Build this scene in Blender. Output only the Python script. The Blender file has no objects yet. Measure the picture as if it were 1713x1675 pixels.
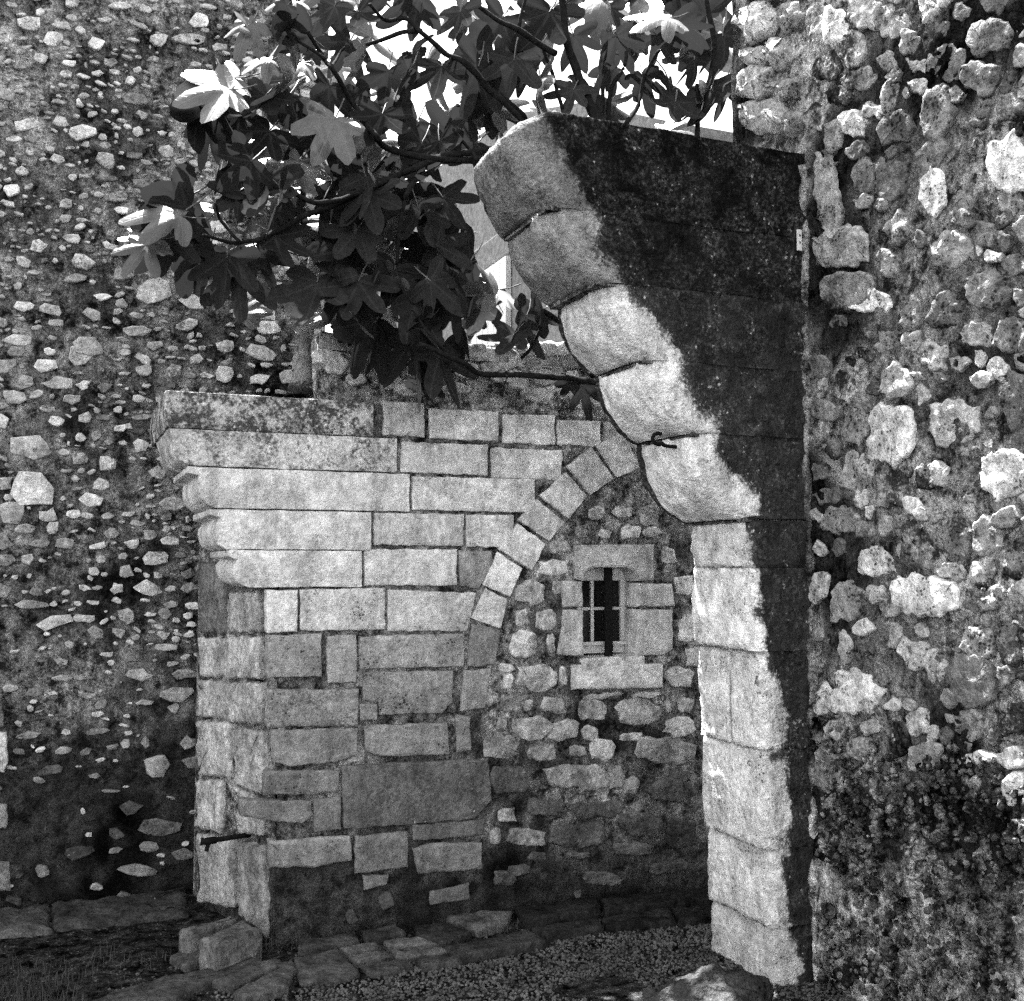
import bpy, bmesh, math, random
from mathutils import Vector, Matrix, noise as mn
R_ = math.radians
random.seed(11)
S = bpy.context.scene
COL = S.collection

# ------------------------------------------------------------------ camera
FPX, CX, CY = 1850.0, 856.5, 837.5
PSI = R_(22.2); TH = math.atan((950 - CY) / FPX); CAMH = 1.6
cam = bpy.data.cameras.new('camera'); camo = bpy.data.objects.new('camera', cam); COL.objects.link(camo)
cam.sensor_fit = 'HORIZONTAL'; cam.angle = 2 * math.atan(CX / FPX)
cam.clip_start = 0.05; cam.clip_end = 2000
FWD = Vector((math.sin(PSI) * math.cos(TH), math.cos(PSI) * math.cos(TH), math.sin(TH)))
RGT = Vector((math.cos(PSI), -math.sin(PSI), 0)); UPV = RGT.cross(FWD)
CAM = Vector((0, 0, CAMH))
camo.matrix_world = Matrix((( RGT.x, UPV.x, -FWD.x, CAM.x), (RGT.y, UPV.y, -FWD.y, CAM.y), (RGT.z, UPV.z, -FWD.z, CAM.z), (0, 0, 0, 1)))
S.camera = camo

# ------------------------------------------------------------------ sky, sun, exposure
SUN = Vector((-0.022, 0.36, 0.93)).normalized()
EXPOSURE = 3.22
w = bpy.data.worlds.new('World'); S.world = w; w.use_nodes = True
nt = w.node_tree; nt.nodes.clear()
sky = nt.nodes.new('ShaderNodeTexSky'); sky.sky_type = 'NISHITA'; sky.sun_disc = False
sky.sun_elevation = math.asin(SUN.z); sky.sun_rotation = math.atan2(SUN.x, SUN.y)
bw = nt.nodes.new('ShaderNodeRGBToBW'); bg = nt.nodes.new('ShaderNodeBackground'); out = nt.nodes.new('ShaderNodeOutputWorld')
bg.inputs['Strength'].default_value = 0.12
nt.links.new(sky.outputs[0], bw.inputs[0]); nt.links.new(bw.outputs[0], bg.inputs[0]); nt.links.new(bg.outputs[0], out.inputs[0])
sl = bpy.data.lights.new('sun', 'SUN'); sl.energy = 5.0; sl.angle = R_(0.5); sl.color = (1, 1, 1)
so = bpy.data.objects.new('sun', sl); COL.objects.link(so)
so.rotation_euler = SUN.to_track_quat('Z', 'Y').to_euler(); so.location = (4, 8, 12)
cy_ = S.cycles; cy_.max_bounces = 5; cy_.use_adaptive_sampling = True; cy_.adaptive_threshold = .02; cy_.use_denoising = False; cy_.use_light_tree = False; cy_.diffuse_bounces = 3; cy_.glossy_bounces = 2; cy_.transmission_bounces = 3; cy_.caustics_reflective = False; cy_.caustics_refractive = False
S.view_settings.view_transform = 'Standard'; S.view_settings.look = 'None'
S.view_settings.exposure = EXPOSURE; S.view_settings.gamma = 1.0; S.view_settings.use_curve_mapping = False

# ------------------------------------------------------------------ pixel -> place (a pixel is a direction; a plane gives the distance)
def ray(x, y): return FWD + RGT * ((x - CX) / FPX) + UPV * ((CY - y) / FPX)
def onY(x, y, Y): d = ray(x, y); return CAM + d * (Y / d.y)
def onX(x, y, X): d = ray(x, y); return CAM + d * (X / d.x)
def onZ(x, y, z=0.0): d = ray(x, y); return CAM + d * ((z - CAMH) / d.z)
def onP(x, y, p, n): d = ray(x, y); return CAM + d * ((p - CAM).dot(n) / d.dot(n))
YB = 4.80      # face of the arched wall
YS, YS2 = 3.63, 4.10   # front and back of the near corbelled slab
XW = 2.75      # face of the near rubble wall
YL = 5.75      # face of the far rubble wall
X_, Y_, Z_ = Vector((1, 0, 0)), Vector((0, 1, 0)), Vector((0, 0, 1))

# ------------------------------------------------------------------ materials (black and white place)
class NB:
    def __init__(s, name):
        s.m = bpy.data.materials.new(name); s.m.use_nodes = True; s.t = s.m.node_tree; s.t.nodes.clear()
        s.out = s.n('ShaderNodeOutputMaterial'); s.b = s.n('ShaderNodeBsdfPrincipled')
        s.l(s.b.outputs[0], s.out.inputs[0])
    def n(s, t, **k):
        o = s.t.nodes.new(t)
        for a, v in k.items(): setattr(o, a, v)
        return o
    def l(s, a, b): s.t.links.new(a, b)
    def put(s, v, i):
        if hasattr(v, 'is_linked') or isinstance(v, bpy.types.NodeSocket): s.l(v, i)
        else: i.default_value = v
    def math(s, op, a, b=0.0, c=0.0, clamp=False):
        o = s.n('ShaderNodeMath', operation=op, use_clamp=clamp)
        s.put(a, o.inputs[0]); s.put(b, o.inputs[1]); s.put(c, o.inputs[2]); return o.outputs[0]
    def mix(s, f, a, b):
        o = s.n('ShaderNodeMix', data_type='FLOAT'); s.put(f, o.inputs[0]); s.put(a, o.inputs[2]); s.put(b, o.inputs[3]); return o.outputs[0]
    def rng(s, v, a, b, c, d, smooth=False):
        o = s.n('ShaderNodeMapRange', interpolation_type='SMOOTHSTEP' if smooth else 'LINEAR')
        s.put(v, o.inputs[0]); s.put(a, o.inputs[1]); s.put(b, o.inputs[2]); s.put(c, o.inputs[3]); s.put(d, o.inputs[4]); return o.outputs[0]
    def noise(s, v, scale, detail=4, rough=.55, dist=0.0):
        o = s.n('ShaderNodeTexNoise'); s.l(v, o.inputs['Vector']); o.inputs['Scale'].default_value = scale
        o.inputs['Detail'].default_value = detail; o.inputs['Roughness'].default_value = rough; o.inputs['Distortion'].default_value = dist; return o.outputs[0]
    def vor(s, v, scale, feat='F1'):
        o = s.n('ShaderNodeTexVoronoi', feature=feat); s.l(v, o.inputs['Vector']); o.inputs['Scale'].default_value = scale; return o.outputs['Distance']
    def bump(s, h, strength=.6, dist=.01):
        o = s.n('ShaderNodeBump'); o.inputs['Strength'].default_value = strength; o.inputs['Distance'].default_value = dist
        s.l(h, o.inputs['Height']); s.l(o.outputs[0], s.b.inputs['Normal'])
    def color(s, v):
        c = s.n('ShaderNodeCombineColor')
        for i in range(3): s.l(v, c.inputs[i])
        s.l(c.outputs[0], s.b.inputs['Base Color']); return c.outputs[0]

def stone_material(name, con=1.0, bmp=.9, patch=0.0):
    """limestone: object colour R = albedo, G = lichen cover, B = pitting; vertex 'stain' adds lichen"""
    k = NB(name)
    pos = k.n('ShaderNodeNewGeometry').outputs['Position']
    oi = k.n('ShaderNodeObjectInfo')
    sep = k.n('ShaderNodeSeparateColor'); k.l(oi.outputs['Color'], sep.inputs[0])
    R, G, B = sep.outputs
    off = k.n('ShaderNodeVectorMath', operation='MULTIPLY_ADD')
    cmb = k.n('ShaderNodeCombineXYZ')
    for i in range(3): k.l(oi.outputs['Random'], cmb.inputs[i])
    k.l(cmb.outputs[0], off.inputs[0]); off.inputs[1].default_value = (37, 71, 13); k.l(pos, off.inputs[2])
    q = off.outputs[0]
    cloud = k.noise(q, 8, 5, .68, .3)
    med = k.noise(q, 38, 4, .7)
    grain = k.noise(pos, 190, 1, .6)
    a = k.math('MULTIPLY', R, k.rng(cloud, .30, .70, 1 - .50 * con, 1 + .42 * con))
    a = k.math('MULTIPLY', a, k.rng(med, .32, .68, 1 - .38 * con, 1 + .32 * con))
    a = k.math('MULTIPLY', a, k.rng(grain, .25, .75, .68, 1.32))
    sq = k.n('ShaderNodeVectorMath', operation='MULTIPLY'); k.l(pos, sq.inputs[0]); sq.inputs[1].default_value = (8, 8, 1.6)
    run = k.noise(sq.outputs[0], 1.0, 5, .72, .5)
    a = k.math('MULTIPLY', a, k.rng(run, .36, .56, .72, 1.08))
    # pits
    vd = k.vor(q, 60)
    thr = k.math('MULTIPLY', k.rng(cloud, .60, .36, 0, .36), B)
    pits = k.rng(k.math('SUBTRACT', vd, thr), -.08, .03, 1, 0, True)
    a = k.math('MULTIPLY', a, k.rng(pits, 0, 1, 1, .25))
    # dark lichen
    ln = k.noise(pos, 9, 6, .74, .5)
    ln2 = k.noise(pos, 66, 3, .7)
    st = k.n('ShaderNodeAttribute', attribute_name='stain').outputs['Fac']
    lv = k.math('ADD', k.math('MULTIPLY', ln, .75), k.math('MULTIPLY', ln2, .65))     # ~0.7 mean
    cover = k.math('ADD', G, st)
    if patch: cover = k.math('ADD', cover, k.math('MULTIPLY', k.math('SUBTRACT', k.noise(pos, 2.0, 3, .6, .6), .47), patch))
    mask = k.rng(k.math('ADD', lv, cover), 1.00, 1.26, 0, 1, True)
    spots = k.vor(pos, 38)
    sp = k.rng(k.math('SUBTRACT', spots, k.rng(ln, .46, .70, 0, .42)), -.05, .03, 1, 0, True)
    dark = k.math('MULTIPLY', k.rng(ln2, .44, .74, .002, .05), k.rng(ln, .42, .70, .02, 2.9))
    dark = k.math('ADD', dark, k.math('MULTIPLY', k.math('MULTIPLY', sp, k.rng(ln2, .40, .62, 0, 1)), .34))
    dark = k.math('MULTIPLY', dark, k.rng(grain, .25, .75, .4, 1.6))
    fin = k.mix(k.math('MULTIPLY', mask, .96), a, dark)
    k.color(fin)
    k.b.inputs['Roughness'].default_value = .92; k.b.inputs['Specular IOR Level'].default_value = 0
    h = k.math('ADD', med, k.math('MULTIPLY', grain, .20))
    h = k.math('SUBTRACT', h, k.math('MULTIPLY', vd, -.25))
    k.bump(h, bmp, .014)
    return k.m

def mortar_material(name, lo=.10, hi=.30, patch=2.2, low_z=None, low_val=.07):
    """lime mortar; low_z = (axis z level, noise) darkens the colour below a ragged height"""
    k = NB(name)
    pos = k.n('ShaderNodeNewGeometry').outputs['Position']
    big = k.noise(pos, patch, 3, .6, .5)
    med = k.noise(pos, 15, 6, .78, .2)
    grain = k.noise(pos, 180, 1, .6)
    sq = k.n('ShaderNodeVectorMath', operation='MULTIPLY'); k.l(pos, sq.inputs[0]); sq.inputs[1].default_value = (14, 14, 2.2)
    run = k.noise(sq.outputs[0], 1.0, 3, .6)
    a = k.rng(big, .34, .64, lo, hi)
    a = k.math('MULTIPLY', a, k.rng(med, .40, .64, .10, 1.9))
    a = k.math('MULTIPLY', a, k.rng(run, .35, .62, .5, 1.25))
    cel = k.n('ShaderNodeTexVoronoi'); k.l(pos, cel.inputs['Vector']); cel.inputs['Scale'].default_value = 85
    cs = k.n('ShaderNodeSeparateColor'); k.l(cel.outputs['Color'], cs.inputs[0])
    agg = k.math('MULTIPLY', k.rng(cs.outputs[0], .66, .9, 0, 1), k.rng(cel.outputs['Distance'], .25, .5, 1, 0))
    a = k.math('MULTIPLY', a, k.rng(cs.outputs[1], 0, 1, .65, 1.35))
    a = k.math('ADD', a, k.math('MULTIPLY', k.math('MULTIPLY', agg, k.rng(med, .42, .62, 0, 1)), .16))
    if low_z is not None:  # darker towards the foot of the wall, edge broken by noise
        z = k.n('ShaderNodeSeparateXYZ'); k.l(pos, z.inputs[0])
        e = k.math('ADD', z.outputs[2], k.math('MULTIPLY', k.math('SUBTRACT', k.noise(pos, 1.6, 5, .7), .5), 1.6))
        cm = k.rng(e, low_z - .30, low_z + .26, 1, 0, True)
        a = k.mix(k.math('MULTIPLY', cm, .9), a, k.math('MULTIPLY', k.rng(med, .38, .64, .45, 1.5), low_val))
    st = k.n('ShaderNodeAttribute', attribute_name='stain').outputs['Fac']
    a = k.math('MULTIPLY', a, k.rng(k.math('ADD', st, k.math('MULTIPLY', k.math('SUBTRACT', med, .5), 1.6)), .15, .85, 1, .10))
    a = k.math('MULTIPLY', a, k.rng(grain, .25, .75, .45, 1.55))
    k.color(a)
    k.b.inputs['Roughness'].default_value = .95; k.b.inputs['Specular IOR Level'].default_value = 0
    h = k.math('ADD', k.math('MULTIPLY', med, 1.3), k.math('MULTIPLY', grain, .22))
    k.bump(h, 1.0, .034)
    return k.m

def plain_material(name, val, rough=.6, spec=.3, nscale=40, amp=.25, metallic=0.0, bump=.3):
    k = NB(name)
    pos = k.n('ShaderNodeNewGeometry').outputs['Position']
    n1 = k.noise(pos, nscale, 5, .6)
    k.color(k.math('MULTIPLY', k.rng(n1, .3, .7, 1 - amp, 1 + amp), val))
    k.b.inputs['Roughness'].default_value = rough; k.b.inputs['Specular IOR Level'].default_value = spec; k.b.inputs['Metallic'].default_value = metallic
    k.bump(n1, bump, .004)
    return k.m

def leaf_material(name, base=.045, trans=.10):
    k = NB(name)
    uv = k.n('ShaderNodeUVMap').outputs[0]
    pos = k.n('ShaderNodeNewGeometry').outputs['Position']
    oi = k.n('ShaderNodeObjectInfo')
    vein = None
    for ang, L in ((0, 1.), (46, .9), (-46, .9), (100, .7), (-100, .7)):
        d = (math.sin(R_(ang)), math.cos(R_(ang)), 0)
        dv = k.n('ShaderNodeVectorMath', operation='DOT_PRODUCT'); k.l(uv, dv.inputs[0]); dv.inputs[1].default_value = d
        pv = k.n('ShaderNodeVectorMath', operation='DOT_PRODUCT'); k.l(uv, pv.inputs[0]); pv.inputs[1].default_value = (d[1], -d[0], 0)
        width = k.rng(dv.outputs['Value'], 0, L, .022, .004)
        ln = k.rng(k.math('SUBTRACT', k.math('ABSOLUTE', pv.outputs['Value']), width), -.006, .010, 1, 0, True)
        ln = k.math('MULTIPLY', ln, k.math('GREATER_THAN', dv.outputs['Value'], 0.0))
        # side veins
        sv = k.math('SUBTRACT', dv.outputs['Value'], k.math('MULTIPLY', k.math('ABSOLUTE', pv.outputs['Value']), .9))
        fr = k.math('ABSOLUTE', k.math('SUBTRACT', k.math('FRACT', k.math('MULTIPLY', sv, 8.0)), .5))
        s2 = k.math('MULTIPLY', k.rng(fr, .0, .06, .45, 0), k.math('LESS_THAN', k.math('ABSOLUTE', pv.outputs['Value']), .2))
        s2 = k.math('MULTIPLY', s2, k.math('GREATER_THAN', dv.outputs['Value'], .12))
        ln = k.math('MAXIMUM', ln, s2)
        vein = ln if vein is None else k.math('MAXIMUM', vein, ln)
    n1 = k.noise(pos, 30, 4, .6); gr = k.noise(pos, 190, 2, .6)
    a = k.math('MULTIPLY', k.rng(n1, .3, .7, .75, 1.25), base)
    a = k.math('MULTIPLY', a, k.rng(gr, .3, .7, .75, 1.25))
    a = k.math('MULTIPLY', a, k.rng(oi.outputs['Random'], 0, 1, .6, 1.5))
    bf = k.n('ShaderNodeNewGeometry').outputs['Backfacing']
    a = k.math('MULTIPLY', a, k.mix(bf, 3.4, 1.0))  # upper sides made paler: sunlight painted into the leaf colour
    a = k.math('ADD', a, k.math('MULTIPLY', vein, .010))
    col = k.color(a)
    k.l(k.mix(bf, .40, .85), k.b.inputs['Roughness']); k.l(k.mix(bf, .42, .0), k.b.inputs['Specular IOR Level'])   # glossy above, downy below
    tr = k.n('ShaderNodeBsdfTranslucent'); tr.inputs[0].default_value = (trans, trans, trans, 1)
    ms = k.n('ShaderNodeAddShader'); k.l(k.b.outputs[0], ms.inputs[0]); k.l(tr.outputs[0], ms.inputs[1]); k.l(ms.outputs[0], k.out.inputs[0])
    k.bump(k.math('SUBTRACT', k.math('MULTIPLY', n1, .4), k.math('MULTIPLY', vein, .5)), .4, .004)
    return k.m

M_STONE = stone_material('limestone', 1.25, 1.0)
M_RUBR = stone_material('stained_rubble', 1.3, 1.0, 3.2)
M_RUBL = stone_material('pale_rubble', 1.1, .9, .9)
M_ASH = stone_material('dressed_limestone', .85, .8)
M_PIER = stone_material('pier_limestone', .85, 1.0)
M_MORT = mortar_material('lime_mortar', .10, .32, 2.4, low_z=.46, low_val=.028)
M_MORT_U = mortar_material('pale_lime_mortar', .22, .48, 3.0)
M_MORT_L = mortar_material('old_render_left', .06, .30, 1.7, low_z=.88, low_val=.022)
M_MORT_R = mortar_material('rough_render_right', .09, .38, 2.0)
M_JOINT = mortar_material('joint_mortar', .12, .22, 4)
M_IRON = plain_material('rusty_iron', .008, .85, .03, 60, .4)
M_WOOD = plain_material('pale_painted_wood', .46, .55, .3, 70, .22)
M_SHUT = plain_material('white_shutter_paint', .5, .6, .3, 30, .12)
M_BARK = plain_material('fig_bark', .012, .85, .02, 55, .5, bump=.8)
M_DARK = plain_material('dark_room', .006, .9, .0, 10, .2)
M_PLASTER = plain_material('pale_house_plaster', .15, .9, .0, 22, .35, bump=.6)
M_LEAF = leaf_material('fig_leaf', .016, .005)
M_PLATE = plain_material('white_plate', .6, .5, .3, 90, .1)
M_GRAVEL = stone_material('gravel_stone')
M_GRASS = plain_material('grass_blade', .035, .7, .2, 30, .4)
def glass():
    k = NB('window_glass'); k.b.inputs['Base Color'].default_value = (.008, .008, .008, 1)
    k.b.inputs['Roughness'].default_value = .12; k.b.inputs['Specular IOR Level'].default_value = .25; return k.m
M_GLASS = glass()

# ------------------------------------------------------------------ object helpers
def root(name, label, cat, loc, group=None):
    o = bpy.data.objects.new(name, None); COL.objects.link(o); o.location = loc; o.empty_display_size = .1
    o['label'] = label; o['category'] = cat
    if group: o['group'] = group
    return o
WL = {}
def wloc(o): return WL.get(o.name, Vector(o.location)) if o else Vector((0, 0, 0))
def link(name, mesh, mat, parent, centre, color=None):
    o = bpy.data.objects.new(name, mesh); COL.objects.link(o)
    if mat is not None and not mesh.materials: mesh.materials.append(mat)
    if parent is not None:
        o.parent = parent; o.location = Vector(centre) - wloc(parent)
    else: o.location = centre
    WL[o.name] = Vector(centre)
    if color: o.color = (color[0], color[1], color[2], 1)
    return o
def smooth(me):
    me.polygons.foreach_set('use_smooth', [True] * len(me.polygons))
def bm_link(name, bm, mat, parent, centre=None, color=None, sm=True):
    if centre is None:
        centre = Vector((0, 0, 0))
        for v in bm.verts: centre += v.co
        centre /= max(1, len(bm.verts))
    bmesh.ops.translate(bm, verts=bm.verts, vec=-Vector(centre))
    me = bpy.data.meshes.new(name); bm.to_mesh(me); bm.free()
    if sm: smooth(me)
    return link(name, me, mat, parent, centre, color)
def set_stain(me, vals):
    at = me.attributes.new('stain', 'FLOAT', 'POINT'); at.data.foreach_set('value', vals)
def crag(p): return .022 * mn.fractal(Vector(p) * 5, 1.0, 2.1, 5) + .011 * (mn.turbulence(Vector(p) * 17, 4, False) - .55) - .012 * max(0, .30 - mn.noise(Vector(p) * 24) - .55)
def fbm(p, f, o=4): return mn.fractal(Vector(p) * f, 1.0, 2.0, o)

def resample(pts, step, closed=True):
    out = []; n = len(pts)
    for i in range(n if closed else n - 1):
        a, b = pts[i], pts[(i + 1) % n]; L = (b - a).length; m = max(1, int(round(L / step)))
        for j in range(m): out.append(a.lerp(b, j / m))
    if not closed: out.append(pts[-1])
    return out

def piece(name, parent, pts, n, proud, sink, color, er=.008, rough=.004, jit=.004, step=None, mat=None, tilt=None, dome=0.0, inner=2, facet=0.0):
    """one stone: outline pts (world, on its plane), outward normal n"""
    c = Vector((0, 0, 0))
    for p in pts: c += p
    c /= len(pts)
    n = n.normalized()
    b = (Z_ - n * n.dot(Z_))
    b = Y_ - n * n.dot(Y_) if b.length < .2 else b
    b.normalize(); a = b.cross(n)
    P = [Vector(((p - c).dot(a), (p - c).dot(b))) for p in pts]
    A = sum(P[i].x * P[(i + 1) % len(P)].y - P[(i + 1) % len(P)].x * P[i].y for i in range(len(P)))
    if A < 0: P.reverse()
    per = sum((P[i] - P[(i + 1) % len(P)]).length for i in range(len(P)))
    if step is None: step = max(.016, per / 34)
    P = resample(P, step)
    N = len(P); sd = random.random() * 90
    if jit:
        P = [p + Vector((mn.noise(Vector((p.x * 26, p.y * 26, sd))), mn.noise(Vector((p.x * 26, p.y * 26, sd + 7))))) * jit * 1.6 for p in P]
    nr = []
    for i in range(N):
        t = P[(i + 1) % N] - P[i - 1]; t = t.normalized() if t.length > 1e-9 else Vector((1, 0))
        nr.append(Vector((-t.y, t.x)))
    sx = max(p.x for p in P) - min(p.x for p in P); sy = max(p.y for p in P) - min(p.y for p in P)
    hs = min(sx, sy) / 2; er = min(er, hs * .45)
    horiz = sx >= sy; half = max(0, abs(sx - sy) / 2)
    def med(p):
        s = p.x if horiz else p.y; s = max(-half, min(half, s))
        return Vector((s, 0)) if horiz else Vector((0, s))
    tl = tilt or (random.uniform(-.03, .03), random.uniform(-.03, .03))
    def d(p, amp):
        v = amp * fbm(Vector((p.x, p.y, sd)), 14, 4) + tl[0] * p.x + tl[1] * p.y
        if facet: v += facet * (mn.turbulence(Vector((p.x * 30, p.y * 30, sd)), 4, True) - .5) - facet * 1.2 * mn.voronoi(Vector((p.x * 16, p.y * 16, sd)))[0][0]
        return v
    rings = []
    rings.append([(p, -sink) for p in P])
    rings.append([(p, proud - er + d(p, rough * .5)) for p in P])
    rings.append([(p + nr[i] * er * .35, proud - er * .3 + d(p, rough)) for i, p in enumerate(P)])
    rings.append([(p + nr[i] * er, proud + d(p, rough)) for i, p in enumerate(P)])
    base = [p + nr[i] * er for i, p in enumerate(P)]
    for r in range(1, inner + 1):
        f = r / (inner + 1)
        rings.append([(base[i].lerp(med(base[i]), f), proud + dome * f + d(base[i].lerp(med(base[i]), f), rough)) for i in range(N)])
    rings.append([(med(base[i]), proud + dome + d(med(base[i]), rough)) for i in range(N)])
    bm = bmesh.new(); V = [[bm.verts.new(a * q.x + b * q.y + n * h) for q, h in rg] for rg in rings]
    for r in range(len(V) - 1):
        for i in range(N):
            j = (i + 1) % N; bm.faces.new((V[r][i], V[r][j], V[r + 1][j], V[r + 1][i]))
    bmesh.ops.remove_doubles(bm, verts=bm.verts, dist=.0006)
    me = bpy.data.meshes.new(name); bm.to_mesh(me); bm.free(); smooth(me)
    return link(name, me, mat or M_STONE, parent, c, color)

def blob_px(cx, cy, w_, h_, rot=None, k=None, n=None):
    rot = random.uniform(-.25, .25) if rot is None else rot
    k = k or random.uniform(2.2, 3.6); n = n or random.randint(8, 12)
    ph = random.random() * 6; out = []
    for i in range(n):
        t = 2 * math.pi * (i + random.uniform(-.25, .25)) / n + ph
        c, s = math.cos(t), math.sin(t)
        r = (abs(c) ** k + abs(s) ** k) ** (-1 / k) * random.uniform(.84, 1.12)
        x, y = r * c * w_ / 2, r * s * h_ / 2
        out.append((cx + x * math.cos(rot) - y * math.sin(rot), cy + x * math.sin(rot) + y * math.cos(rot)))
    return out

def sheet(name, parent, o, ua, ub, la, lb, step, amp, freq, mat, holes=None, stain=None, octv=5, shift=None):
    """relief sheet from corner o along ua (length la) and ub (lb); displaced along ua x ub"""
    n = ua.cross(ub); na, nb = int(la / step), int(lb / step)
    vs, fs, st = [], [], []
    for j in range(nb + 1):
        for i in range(na + 1):
            p = o + ua * (la * i / na) + ub * (lb * j / nb)
            vs.append(p + n * ((amp * fbm(p, freq, octv) if amp > 0 else crag(p) * -amp) + (shift(p) if shift else 0)) - o)
            if stain: st.append(stain(p))
    for j in range(nb):
        for i in range(na):
            if holes:
                p = o + ua * (la * (i + .5) / na) + ub * (lb * (j + .5) / nb)
                if holes(p): continue
            q = j * (na + 1) + i; fs.append((q, q + 1, q + na + 2, q + na + 1))
    me = bpy.data.meshes.new(name); me.from_pydata([tuple(v) for v in vs], [], fs); smooth(me)
    if stain: set_stain(me, st)
    return link(name, me, mat, parent, o)

def add_box(bm, lo, hi):
    lo, hi = Vector(lo), Vector(hi)
    m = Matrix.Translation((lo + hi) / 2) @ Matrix.Diagonal(((hi - lo).x, (hi - lo).y, (hi - lo).z, 1))
    return bmesh.ops.create_cube(bm, size=1, matrix=m)['verts']
def box(name, parent, lo, hi, mat, bev=0.0, color=None):
    bm = bmesh.new(); add_box(bm, lo, hi)
    if bev: bmesh.ops.bevel(bm, geom=list(bm.edges), offset=bev, segments=2, affect='EDGES', profile=.6)
    return bm_link(name, bm, mat, parent, None, color, sm=False)

def tube(bm, pts, radii, seg=8):
    rings = []
    for i, p in enumerate(pts):
        t = (pts[min(i + 1, len(pts) - 1)] - pts[max(i - 1, 0)]).normalized()
        a = t.cross(Z_ if abs(t.z) < .9 else X_).normalized(); b = t.cross(a)
        rings.append([bm.verts.new(p + (a * math.cos(6.2832 * k / seg) + b * math.sin(6.2832 * k / seg)) * radii[i]) for k in range(seg)])
    for i in range(len(rings) - 1):
        for k in range(seg):
            bm.faces.new((rings[i][k], rings[i][(k + 1) % seg], rings[i + 1][(k + 1) % seg], rings[i + 1][k]))
    bm.faces.new(rings[0][::-1]); bm.faces.new(rings[-1])
def spline(pts, m=5):
    out = []
    for i in range(len(pts) - 1):
        p0, p1, p2, p3 = pts[max(i - 1, 0)], pts[i], pts[i + 1], pts[min(i + 2, len(pts) - 1)]
        for j in range(m):
            t = j / m
            out.append(.5 * ((2 * p1) + (p2 - p0) * t + (2 * p0 - 5 * p1 + 4 * p2 - p3) * t * t + (3 * p1 - p0 - 3 * p2 + p3) * t ** 3))
    out.append(pts[-1]); return out

def extrude_block(name, parent, prof, y0, y1, color, stain=None, rough=.006, step=.022, er=.012, jitter=0.0, mat=None):
    """block with an XZ profile running along Y from y0 (towards the viewer) to y1"""
    P = [Vector((x, z)) for x, z in prof]
    A = sum(P[i].x * P[(i + 1) % len(P)].y - P[(i + 1) % len(P)].x * P[i].y for i in range(len(P)))
    if A < 0: P.reverse()
    P = resample(P, step); N = len(P)
    nr = []
    for i in range(N):
        t = P[(i + 1) % N] - P[i - 1]; t = t.normalized() if t.length > 1e-9 else Vector((1, 0)); nr.append(Vector((-t.y, t.x)))
    sd = random.random() * 50
    ny = max(4, int((y1 - y0) / (step * 1.3)))
    sl = [(y0 + er * 0, er), (y0 + er * .35, er * .35), (y0 + er, 0)] + [(y0 + er + (y1 - y0 - 2 * er) * i / ny, 0) for i in range(1, ny)] + [(y1 - er, 0), (y1, er)]
    bm = bmesh.new(); V = []; st = []
    def mk(p, y, ins, i, pre=0.0):
        q = p + nr[i] * ins
        co = Vector((q.x, y, q.y))
        dn = rough * fbm(co + Vector((sd, 0, 0)), 9, 5)
        co = co + Vector((-nr[i].x, 0, -nr[i].y)) * dn * (1 if ins < er * 2 else 0)
        if ins >= er: co.y += rough * .8 * fbm(co + Vector((0, sd, 0)), 10, 4)
        st.append(stain(co, ins >= er and y < y0 + er * .5) if stain else 0.0)
        return bm.verts.new(co)
    for y, ins in sl: V.append([mk(p, y, ins, i) for i, p in enumerate(P)])
    for r in range(len(V) - 1):
        for i in range(N):
            j = (i + 1) % N; bm.faces.new((V[r][i], V[r][j], V[r + 1][j], V[r + 1][i]))
    bm.faces.new(V[0][::-1]); bm.faces.new(V[-1])
    bmesh.ops.recalc_face_normals(bm, faces=bm.faces)
    bmesh.ops.triangulate(bm, faces=[f for f in bm.faces if len(f.verts) > 4])
    c = Vector((0, 0, 0))
    for v in bm.verts: c += v.co
    c /= len(bm.verts); bmesh.ops.translate(bm, verts=bm.verts, vec=-c)
    me = bpy.data.meshes.new(name); bm.to_mesh(me); bm.free(); smooth(me); set_stain(me, st)
    return link(name, me, mat or M_STONE, parent, c, color)

# ================================================================== GROUND
def struct(o, name=None): o['kind'] = 'structure'; return o
def gz(x, y): return .012 * mn.noise(Vector((x * 1.7, y * 1.7, 3))) + .006 * mn.noise(Vector((x * 7, y * 7, 5)))
bm = bmesh.new()
# fine patch in the yard, coarse skirt out to the horizon
nx, ny, x0, x1, y0, y1 = 110, 110, -2.5, 5.0, -1.0, 6.4
xs = [-400, -60, -12] + [x0 + (x1 - x0) * i / nx for i in range(nx + 1)] + [16, 60, 400]
ys = [-400, -60, -12] + [y0 + (y1 - y0) * i / ny for i in range(ny + 1)] + [16, 60, 400]
G_ = [[bm.verts.new((x, y, gz(x, y) if abs(x) < 50 and abs(y) < 50 else 0)) for x in xs] for y in ys]
for j in range(len(ys) - 1):
    for i in range(len(xs) - 1): bm.faces.new((G_[j][i], G_[j][i + 1], G_[j + 1][i + 1], G_[j + 1][i]))
M_GROUND = mortar_material('gravelly_earth', .016, .04, 3.2)
struct(bm_link('ground', bm, M_GROUND, None, Vector((0, 0, 0))))

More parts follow.
